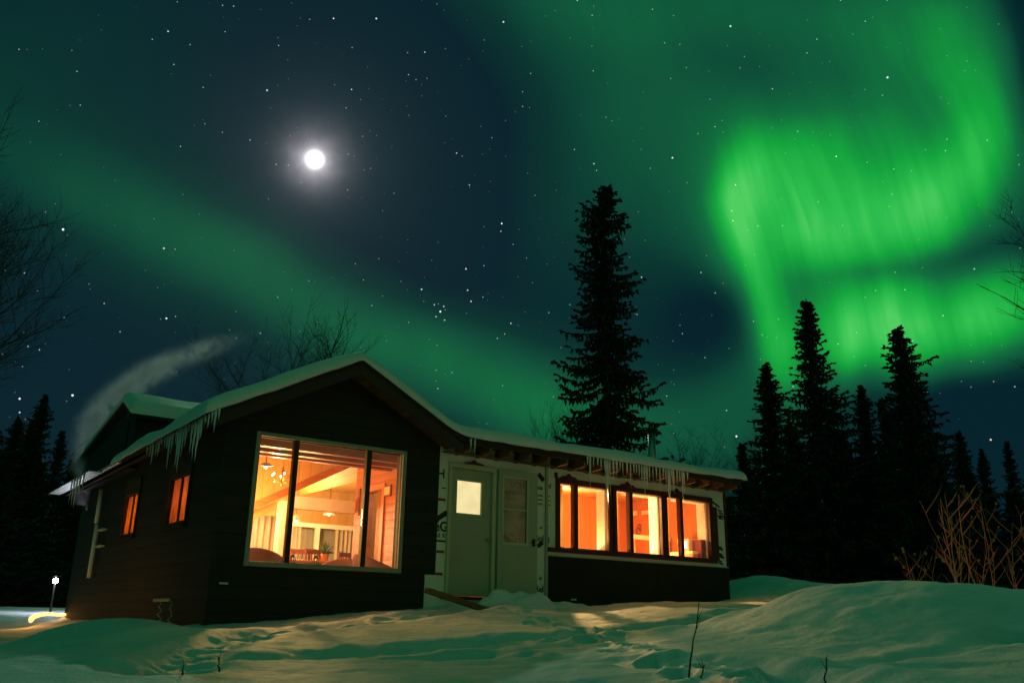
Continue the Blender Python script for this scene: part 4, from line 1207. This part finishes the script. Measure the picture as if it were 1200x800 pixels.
# ------------------------------------------------------------------ trees
def spruce_meshes(H, Rb, seed, gap=.0, top_club=.0, dens=1.0, lower=.06, ragged=.35, expo=1.02):
    """trunk and crown of a northern spruce: short clubby top, whorls of drooping boughs hung with sprays"""
    r = random.Random(seed)
    tr = MB()
    bend = [(r.uniform(-.012, .012) * H * (i / 6) ** 1.5, r.uniform(-.012, .012) * H * (i / 6) ** 1.5, H * i / 6) for i in range(7)]
    tr.tube(bend, [max(.012, H * .0115 * (1 - i / 6.3)) for i in range(7)], 8)
    def axis(z):
        t = min(max(z / H * 6, 0), 5.999); i = int(t); f = t - i
        return [bend[i][k] * (1 - f) + bend[i + 1][k] * f for k in range(3)]
    V, F = [], []
    def blade(p, d, L, w):
        a = d.normalized(); n = Vector((r.uniform(-1, 1), r.uniform(-1, 1), r.uniform(-1, 1)))
        s = a.cross(n); s.normalize()
        o = len(V)
        dip = Vector((0, 0, -.12 * L))
        V.extend([tuple(p), tuple(p + a * L * .4 + s * w + dip * .3), tuple(p + a * L + dip), tuple(p + a * L * .4 - s * w + dip * .3)])
        F.append((o, o + 1, o + 2, o + 3))
    z = lower * H
    lobes = [r.uniform(.55, 1.2) for _ in range(14)]
    while z < H * .992:
        t = z / H
        k = t * 13; li = int(k); lf = k - li
        lobe = lobes[li] * (1 - lf) + lobes[min(li + 1, 13)] * lf
        prof = ((1 - t) ** expo) * (1.0 if t > .20 else .75 + 1.25 * t) * (1 - ragged * .6 + ragged * .75 * lobe) + .035
        prof += top_club * math.exp(-((t - .90) / .035) ** 2)
        Rr = Rb * prof
        nb = max(5, int((7 + 4 * (1 - t)) * dens))
        a0 = r.uniform(0, 6.28)
        for b in range(nb):
            if r.random() < gap:
                continue
            a = a0 + 2 * math.pi * b / nb + r.uniform(-.4, .4)
            L = Rr * r.choice((.45, .65, .8, .9, 1.0, 1.1, 1.25)) * r.uniform(.9, 1.1) * (1.7 if r.random() < .022 else 1)
            base = Vector(axis(z + r.uniform(-.12, .12)))
            c, s = math.cos(a), math.sin(a)
            droop = r.uniform(.45, 1.0) * (1 - .8 * t); up = r.uniform(.15, .55) * (1 - .5 * t)
            nS = max(3, int(L / .13))
            P = [base + Vector((c * L * q, s * L * q, L * (-droop * q + up * q * q * q))) for q in [i / nS for i in range(nS + 1)]]
            for i in range(nS):
                q = i / nS
                d = P[i + 1] - P[i]
                blade(P[i], d, d.length * 1.8, .05)
                dn = d.normalized()
                if q < .2 and L > .7 and r.random() < .6:
                    continue
                sub = (.12 + .26 * L * (1 - q) * (.4 + q)) * r.uniform(.5, 1.15)
                for sgn in (-1, 1):
                    side = (Vector((-s * sgn, c * sgn, r.uniform(-.9, .0))) * .85 + dn * .55).normalized()
                    m0 = P[i]
                    ns = max(1, int(sub / .11))
                    for e in range(ns):
                        m0 = P[i] + side * sub * e / ns + Vector((0, 0, -.12 * sub * (e / ns) ** 2))
                        blade(m0, side + Vector((r.uniform(-.5, .5), r.uniform(-.5, .5), r.uniform(-.8, .2))), r.uniform(.11, .19), r.uniform(.035, .055))
                        if r.random() < .5:
                            blade(m0, Vector((r.uniform(-.6, .6), r.uniform(-.6, .6), -1)), r.uniform(.09, .22), .04)
                blade(P[i], Vector((r.uniform(-.5, .5), r.uniform(-.5, .5), -1)), r.uniform(.12, .30), .045)
            for k2 in range(5):
                blade(P[-1], Vector((c + r.uniform(-.9, .9), s + r.uniform(-.9, .9), r.uniform(-.5, .6))), r.uniform(.08, .16), .045)
        z += (.13 + .12 * (1 - t)) * (H / 11) / dens * r.uniform(.75, 1.25)
    m1 = bpy.data.meshes.new('trunk'); m1.from_pydata(tr.v, [], tr.f); m1.materials.append(MT['bark'])
    m2 = bpy.data.meshes.new('crown'); m2.from_pydata(V, [], F); m2.materials.append(MT['needle'])
    return m1, m2


def tree_obj(meshes, loc, rz, sc, label, group, name='spruce_tree'):
    e = empty(name, loc, rz, label=label, cat='tree', group=group)
    e.scale = sc
    for nme, mm in zip(('trunk', 'crown'), meshes):
        o = bpy.data.objects.new(nme, mm); COL.objects.link(o); o.parent = e
    return e


SPR = [spruce_meshes(13.0, 1.42, 21, .24, .09, 1.25, .04, 1.25, .50), spruce_meshes(10.5, 1.9, 2, .08, .06, 1.1, .06, .6), spruce_meshes(10.5, 2.1, 3, .10, .03, 1.1, .06, .7), spruce_meshes(9.0, 1.9, 4, .08, .12, 1.05, .06, .7), spruce_meshes(8.0, 2.0, 5, .10, .0, 1.0, .05, .5)]
print('SPRUCE', [len(a[1].polygons) for a in SPR])
print('spruce faces', [len(a[1].polygons) for a in SPR])
SH_ = [13.0, 10.5, 10.5, 9.0, 8.0]


def spruce(px, py_top, D, kind, wide, label, group, sink=.25, rz=None):
    P = at(px, py_top, D)
    gzv = gz(P[0], P[1]) - sink
    s = (P[2] - gzv) / SH_[kind]
    tree_obj(SPR[kind], (P[0], P[1], gzv), random.uniform(0, 6) if rz is None else rz, (s * wide, s * wide, s), label, group)


spruce(706, 221, 27, 0, 1.05, 'tall ragged spruce with a broken club top behind the wing roof', 'spruces behind the house')
GR = 'spruces on the right'
for a in [(897, 425, 29, 1, 1.15, 'slim spruce closest to the right end of the house'), (947, 350, 30, 2, 1.05, 'tallest pointed spruce of the group right of the house'),
          (1008, 450, 31, 1, .95, 'lower spruce between the two tall pointed ones on the right'), (1055, 382, 29, 3, 1.1, 'tall spruce with a knobbly club top above the lit saplings'),
          (1032, 468, 33, 4, .8, 'thin spruce tucked in just left of the club-topped one'), (1122, 505, 34, 3, .9, 'short dark spruce right of the club-topped one'),
          (1150, 525, 36, 1, .8, 'narrow low spruce second from the right edge of the wood'), (1180, 515, 35, 2, .75, 'low spruce nearest the right edge of the picture'),
          (868, 520, 34, 4, .9, 'small spruce peeping over the right roof end'), (925, 500, 33, 4, 1.3, 'squat spruce filling the gap below the tallest right one'),
          (980, 505, 34, 4, 1.4, 'bushy low spruce left of centre in the right wood'), (1090, 520, 35, 4, 1.3, 'bushy low spruce behind the lit saplings'),
          (1065, 490, 36, 2, 1.2, 'wide dark spruce hidden behind the club-topped one'), (1215, 530, 36, 4, 1.1, 'broad spruce cut by the right edge of the picture'),
          (1135, 555, 32, 4, 1.5, 'low broad spruce above the right snow mound'), (1185, 570, 32, 4, 1.5, 'low broad spruce at the far right above the bushes'),
          (885, 560, 32, 4, 1.4, 'low broad spruce right against the house end'), (1010, 560, 30, 4, 1.7, 'lowest broad spruce above the dip in the mound')]:
    spruce(*a, GR)
GL = 'spruces on the left'
for a in [(54, 462, 36, 1, 1.0, 'tallest pointed spruce in the left wood'), (20, 488, 36, 3, 1.0, 'spruce with a twin-looking tip at the far left'), (38, 492, 40, 1, .9, 'narrow spruce between the two taller left ones'),
          (72, 503, 38, 2, .9, 'slim spruce just left of the smoke'), (-5, 500, 34, 4, 1.2, 'broad spruce cut by the left edge of the picture'), (88, 530, 40, 4, 1.2, 'low spruce behind the smoke at the eave end'),
          (10, 540, 33, 4, 1.5, 'low broad spruce at the left edge above the lights'), (48, 545, 34, 4, 1.5, 'low broad spruce above the cold lamp'), (105, 550, 42, 4, 1.4, 'low spruce hidden behind the house corner'), (-40, 490, 38, 2, 1.0, 'spruce beyond the left picture edge'),
          (128, 545, 44, 3, 1.2, 'spruce rising behind the rear eave')]:
    spruce(*a, GL)
# far forest line, one mass
fm = MB(); fr_ = random.Random(9)
tree_m = SPR[4][1]
vv = np.zeros(len(tree_m.vertices) * 3); tree_m.vertices.foreach_get('co', vv); vv = vv.reshape(-1, 3)
ff = [tuple(p.vertices) for p in tree_m.polygons]
keep = ff[::3]
allV, allF = [], []
for i in range(64):
    A = R_(-62 + 124 * i / 63 + fr_.uniform(-.8, .8)); D = fr_.uniform(50, 75)
    s = fr_.uniform(.75, 1.15); t = fr_.uniform(0, 6)
    c, sn_ = math.cos(t), math.sin(t)
    P = np.stack([(vv[:, 0] * c - vv[:, 1] * sn_) * s * 1.7 + D * math.sin(A), (vv[:, 0] * sn_ + vv[:, 1] * c) * s * 1.7 + D * math.cos(A), vv[:, 2] * s * 1.0 + 1.3], 1)
    o = sum(len(x) for x in allV); allV.append(P); allF.append(np.array(keep) + o)
me = bpy.data.meshes.new('far_wood'); me.from_pydata(np.concatenate(allV).tolist(), [], np.concatenate(allF).tolist()); me.materials.append(MT['needle'])
fo = bpy.data.objects.new('far_wood', me); COL.objects.link(fo); tag(fo, 'dark far spruce wood along the horizon', 'wood', kind='stuff')


def bare_meshes(H, seed, spread=.6, depth=6, r0=None, mat='twig', lean=(0, 0), up=.35):
    r = random.Random(seed)
    tr, cr = MB(), MB()
    def grow(p, d, L, rad, k):
        n = 4
        pts = [p]; rads = [rad]
        q = Vector(p); dd = Vector(d)
        for i in range(n):
            dd = (dd + Vector((r.uniform(-1, 1), r.uniform(-1, 1), r.uniform(-.6, 1) * up)) * .20).normalized()
            q = q + dd * (L / n); pts.append(tuple(q)); rads.append(rad * (1 - .42 * (i + 1) / n))
        (tr if k == 0 else cr).tube(pts, rads, 6 if k < 2 else 3, cap=k == 0)
        if k >= depth or L < .22:
            return
        nb = (5, 4, 4, 3, 3, 2, 2)[k]
        for b in range(nb):
            i = r.randint(1, n) if k else r.randint(2, n)
            a = r.uniform(0, 2 * math.pi)
            side = Vector((math.cos(a), math.sin(a), r.uniform(-.1, .5)))
            nd = (dd * (1 - spread) + side * spread).normalized()
            grow(pts[i], nd, L * r.uniform(.50, .78), max(.0045, rads[i] * r.uniform(.5, .72)), k + 1)
        grow(pts[-1], dd, L * r.uniform(.5, .7), rads[-1] * .9, k + 1)
    grow((0, 0, 0), Vector((lean[0], lean[1], 1)).normalized(), H * .42, r0 or H * .015, 0)
    out = []
    for nme, b in (('trunk', tr), ('crown', cr)):
        m_ = bpy.data.meshes.new(nme); m_.from_pydata(b.v, [], b.f); m_.materials.append(MT[mat]); out.append(m_)
    return out


def bare(px, py_top, D, H0, meshes, label, group=None, k=1.0, name='bare_tree'):
    P = at(px, py_top, D); z0 = gz(P[0], P[1]) - .2
    zmax = max(v.co.z for v in meshes[1].vertices)
    s = (P[2] - z0) / zmax
    return tree_obj(meshes, (P[0], P[1], z0), random.uniform(0, 6), (s * k, s * k, s), label, group, name)


BT = [bare_meshes(8, 11, .55, 5), bare_meshes(8, 12, .50, 5), bare_meshes(8, 13, .62, 5)]
bare(368, 352, 31, 8, BT[0], 'leafless tree whose twigs show above the gable roof', None, .72)
bare(300, 420, 34, 8, BT[1], 'fainter leafless tree at left behind the gable roof', None, .6)
bare(668, 428, 29, 8, BT[1], 'leafless birch just left of the tall ragged spruce', None, .42)
bare(792, 470, 29, 8, BT[2], 'leafless birch just right of the tall ragged spruce', None, .62)
bare(870, 500, 36, 8, BT[0], 'thin leafless tree beside the small spruce at the roof end', None, .5)
bare(-50, 145, 15, 8, BT[1], 'smaller leafless tree at the left edge in front of the large one', None, .62)
bare(-90, 95, 13, 8, BT[2], 'large leafless tree reaching in from the left edge', None, .78)
bare(1312, 85, 16, 8, BT[0], 'leafless tree reaching in from the right edge', None, .66)

# saplings lit by the windows, behind the mound
def sapling(px, D, tips, label, seed, name='sapling'):
    r = random.Random(seed)
    P = at(px, 700, D); z0 = gz(P[0], P[1]) - .1
    e = empty(name, (P[0], P[1], z0), 0, label=label, cat='sapling', group='saplings lit by the windows')
    base = np.array([P[0], P[1], z0])
    nodes = []
    for i, (tx, ty, w) in enumerate(tips):
        T = at(tx, ty, D + r.uniform(-.5, .5)) - base
        root = np.array([r.uniform(-.12, .12), r.uniform(-.12, .12), 0])
        n = 9
        bow = np.array([r.uniform(-.10, .10), r.uniform(-.1, .1), 0])
        pts = [root + (T - root) * (j / n) + bow * math.sin(math.pi * j / n) + np.array([r.uniform(-1, 1), r.uniform(-1, 1), 0]) * .012 for j in range(n + 1)]
        m_ = MB().tube(pts, [w * .52 * (1 - .75 * j / n) for j in range(n + 1)], 6)
        for j in range(3, n):
            if r.random() < .75:
                a = r.uniform(0, 6.28); L = r.uniform(.15, .5)
                q = np.array(pts[j]); k = np.array([math.cos(a) * .7, math.sin(a) * .7, .85])
                m_.tube([q, q + k * L * .5 + (0, 0, -.02), q + k * L], [w * .40, w * .28, w * .12], 4)
                k2 = np.array([math.cos(a + .8) * .6, math.sin(a + .8) * .6, .8]); q2 = q + k * L * .5 + (0, 0, -.02)
                m_.tube([q2, q2 + k2 * L * .4], [w * .22, w * .08], 3)
                nodes += [q + k * L, q2 + k2 * L * .4, q + k * L * .5 + (0, 0, -.02)]
        m_.build('stem', 'sapbark', e, smooth=True)
    lv = MB()
    for i in range(16):
        c = r.choice(nodes)
        lv.ball((c[0] + r.uniform(-.02, .02), c[1] + r.uniform(-.02, .02), c[2] - .012), r.uniform(.008, .020), 6, 4, .3, (1, .6, 1.2))
    lv.build('dry_leaves', 'bud', e)
    return e
sapling(1126, 12.6, [(1102, 583, .020), (1107, 578, .022), (1078, 586, .012), (1112, 600, .012), (1094, 630, .012)], 'clump of straight orange-lit stems in the middle behind the mound', 1)
sapling(1144, 12.8, [(1124, 580, .022), (1147, 585, .010), (1136, 620, .010)], 'single orange-lit stem with a forked top right of the clump', 2)
sapling(1164, 12.9, [(1150, 600, .012), (1146, 582, .010), (1170, 640, .010)], 'thin dim stem between the forked one and the right edge', 3)
sapling(1196, 12.6, [(1186, 612, .013), (1190, 590, .010), (1204, 620, .012), (1180, 640, .010)], 'leafy clump of stems at the right edge behind the mound', 4)
sapling(1078, 12.5, [(1058, 668, .010), (1070, 660, .008), (1085, 655, .008)], 'low leaning twigs left of the stem clump on the mound crest', 5)

# dry stalks poking through the snow in the foreground
def stalk(px, py, D, top, label, seed):
    r = random.Random(seed)
    P = at(px, py, D); z0 = gz(P[0], P[1])
    T = at(top[0], top[1], D) - np.array([P[0], P[1], z0])
    n = 8
    pts = [T * (j / n) + np.array([r.uniform(-1, 1), r.uniform(-1, 1), 0]) * .006 for j in range(n + 1)]
    pts[0] = np.array([0, 0, -.05])
    m_ = MB().tube(pts, [.006 * (1 - .7 * j / n) + .0012 for j in range(n + 1)], 5)
    for j in (5, 6):
        q = np.array(pts[j]); a = r.uniform(0, 6.28)
        m_.tube([q, q + np.array([math.cos(a) * .04, math.sin(a) * .04, .07])], [.003, .001], 4)
    o = m_.build('dry_stalk', 'twig'); o.location = (P[0], P[1], z0)
    tag(o, label, 'stalk', 'dry stalks in the snow')
stalk(806, 800, 6.0, (820, 705), 'tallest dry stalk standing in the foreground snow', 1)
stalk(822, 800, 6.0, (825, 778), 'short dry stalk beside the tallest one', 2)
stalk(966, 800, 5.8, (968, 770), 'short dry stalk in front of the big mound', 3)
stalk(213, 800, 6.2, (214, 784), 'stubby dry stalk at lower left in the snow', 4)
stalk(256, 790, 6.8, (256, 768), 'dry stalk by the trodden path at lower left', 5)

# ------------------------------------------------------------------ yard lamp and streak of light at the far left
P = at(65, 680, 26)
zg = gz(P[0], P[1])
yl = empty('yard_lamp', (P[0], P[1], zg), 0, label='cold white lamp on a thin post by the left wood', cat='lamp')
MB().tube([(0, 0, -.2), (0, 0, P[2] - zg - .08)], .025, 8).build('post', 'darkmetal', yl)
MB().tube([(0, 0, P[2] - zg + .13), (0, 0, P[2] - zg + .10)], [.02, .09], 12).build('hood', 'darkmetal', yl, smooth=True)
MB().ball((0, 0, P[2] - zg), .065, 14, 10).build('bulb', 'lampwhite', yl, smooth=True)
ll = bpy.data.lights.new('yard_lamp_light', 'POINT'); ll.energy = 20; ll.color = (.72, .80, 1); ll.shadow_soft_size = .1
lo = bpy.data.objects.new('yard_lamp_light', ll); COL.objects.link(lo); lo.location = (P[0] + .05, P[1] - .22, P[2])
lo.parent = None
rp = []  # streak of a moving light, built as a solid glowing tube
for px, py, D in [(36, 727, 17.0), (37, 724.5, 17.2), (40, 722, 17.8), (47, 720, 18.8), (57, 718.5, 20.2), (70, 720, 22), (82, 722, 23.4), (92, 722, 24.4), (104, 722, 25)]:
    q = at(px, py, D); q[2] = max(q[2], gz(q[0], q[1]) + .05); rp.append(tuple(q))
tag(MB().tube(rp, [.03, .045, .04, .033, .03, .03, .03, .03, .03], 10).build('light_trail', 'trail', None, smooth=True), 'glowing amber light rope built as a tube curving over the snow at far left', 'light rope')
ll = bpy.data.lights.new('trail_light', 'POINT'); ll.energy = 10; ll.color = (1, .42, .10); ll.shadow_soft_size = .3  # adds the streak's glow to the snow around it
lo = bpy.data.objects.new('trail_light', ll); COL.objects.link(lo); q = at(28, 700, 17.0); lo.location = tuple(q)

# ------------------------------------------------------------------ smoke of the exhaust
_s = W(-5.12, 9.2, 3.55); S0 = W(ex_[0], 9.3, ex_[2])
sm = bpy.data.materials.new('smoke'); sm.use_nodes = True
nt = sm.node_tree; nt.nodes.clear(); q = G(nt)
tco = nt.nodes.new('ShaderNodeTexCoord'); sx = nt.nodes.new('ShaderNodeSeparateXYZ'); nt.links.new(tco.outputs['Object'], sx.inputs[0])
def curve(inp, pts):
    c = nt.nodes.new('ShaderNodeFloatCurve')
    cm = c.mapping.curves[0]
    while len(cm.points) < len(pts):
        cm.points.new(.5, .5)
    for pt_, (a, b) in zip(cm.points, pts):
        pt_.location = (a, b); pt_.handle_type = 'AUTO'
    c.mapping.update(); nt.links.new(inp, c.inputs['Value'])
    return c.outputs[0]
z = sx.outputs[2]
wob = q.m('SUBTRACT', q.noise(tco.outputs['Object'], .9, 2, .5), .5)
zn = q.m('DIVIDE', q.m('ADD', z, q.m('MULTIPLY', wob, .35)), 4.2, clamp=True)
# axis of the plume, x(z) scaled (x+1)/5
ax = q.m('SUBTRACT', q.m('MULTIPLY', curve(zn, [(0, .20), (.28, .155), (.48, .185), (.64, .30), (.78, .46), (.88, .62), (1, .86)]), 5.0), 1.0)
wd = curve(zn, [(0, .07), (.25, .15), (.45, .19), (.65, .27), (.80, .36), (1, .45)])
dx = q.m('DIVIDE', q.m('SUBTRACT', q.m('ADD', sx.outputs[0], q.m('MULTIPLY', wob, .5)), ax), wd)
dy = q.m('DIVIDE', sx.outputs[1], .26)
gsn = q.m('POWER', .36788, q.m('ADD', q.m('MULTIPLY', dx, dx), q.m('MULTIPLY', dy, dy)))
nz = q.mapr(q.noise(q.vm('MULTIPLY', tco.outputs['Object'], (1, 1, .8)), 2.6, 6, .68, .8), .40, .64, .04, 2.0)
fade = curve(zn, [(0, .8), (.3, .75), (.6, .75), (.78, .45), (.88, .16), (.95, .03), (1, .0)])
den = q.m('MULTIPLY', q.m('MULTIPLY', q.m('MULTIPLY', gsn, nz), fade), 9.0)
pv = nt.nodes.new('ShaderNodeVolumePrincipled'); pv.inputs['Color'].default_value = (1, .88, .97, 1); pv.inputs['Anisotropy'].default_value = .68
nt.links.new(den, pv.inputs['Density'])
out = nt.nodes.new('ShaderNodeOutputMaterial'); nt.links.new(pv.outputs[0], out.inputs['Volume'])
smo = MB().prism([(-.8, -.05), (.7, -.05), (.9, 1.6), (4.2, 2.9), (4.2, 4.2), (.6, 4.0), (-.9, 2.2)], 1, -.9, .9).build('smoke_plume', sm)
smo.location = tuple(S0)
tag(smo, 'pale smoke drifting up and right from behind the left eave', 'smoke')
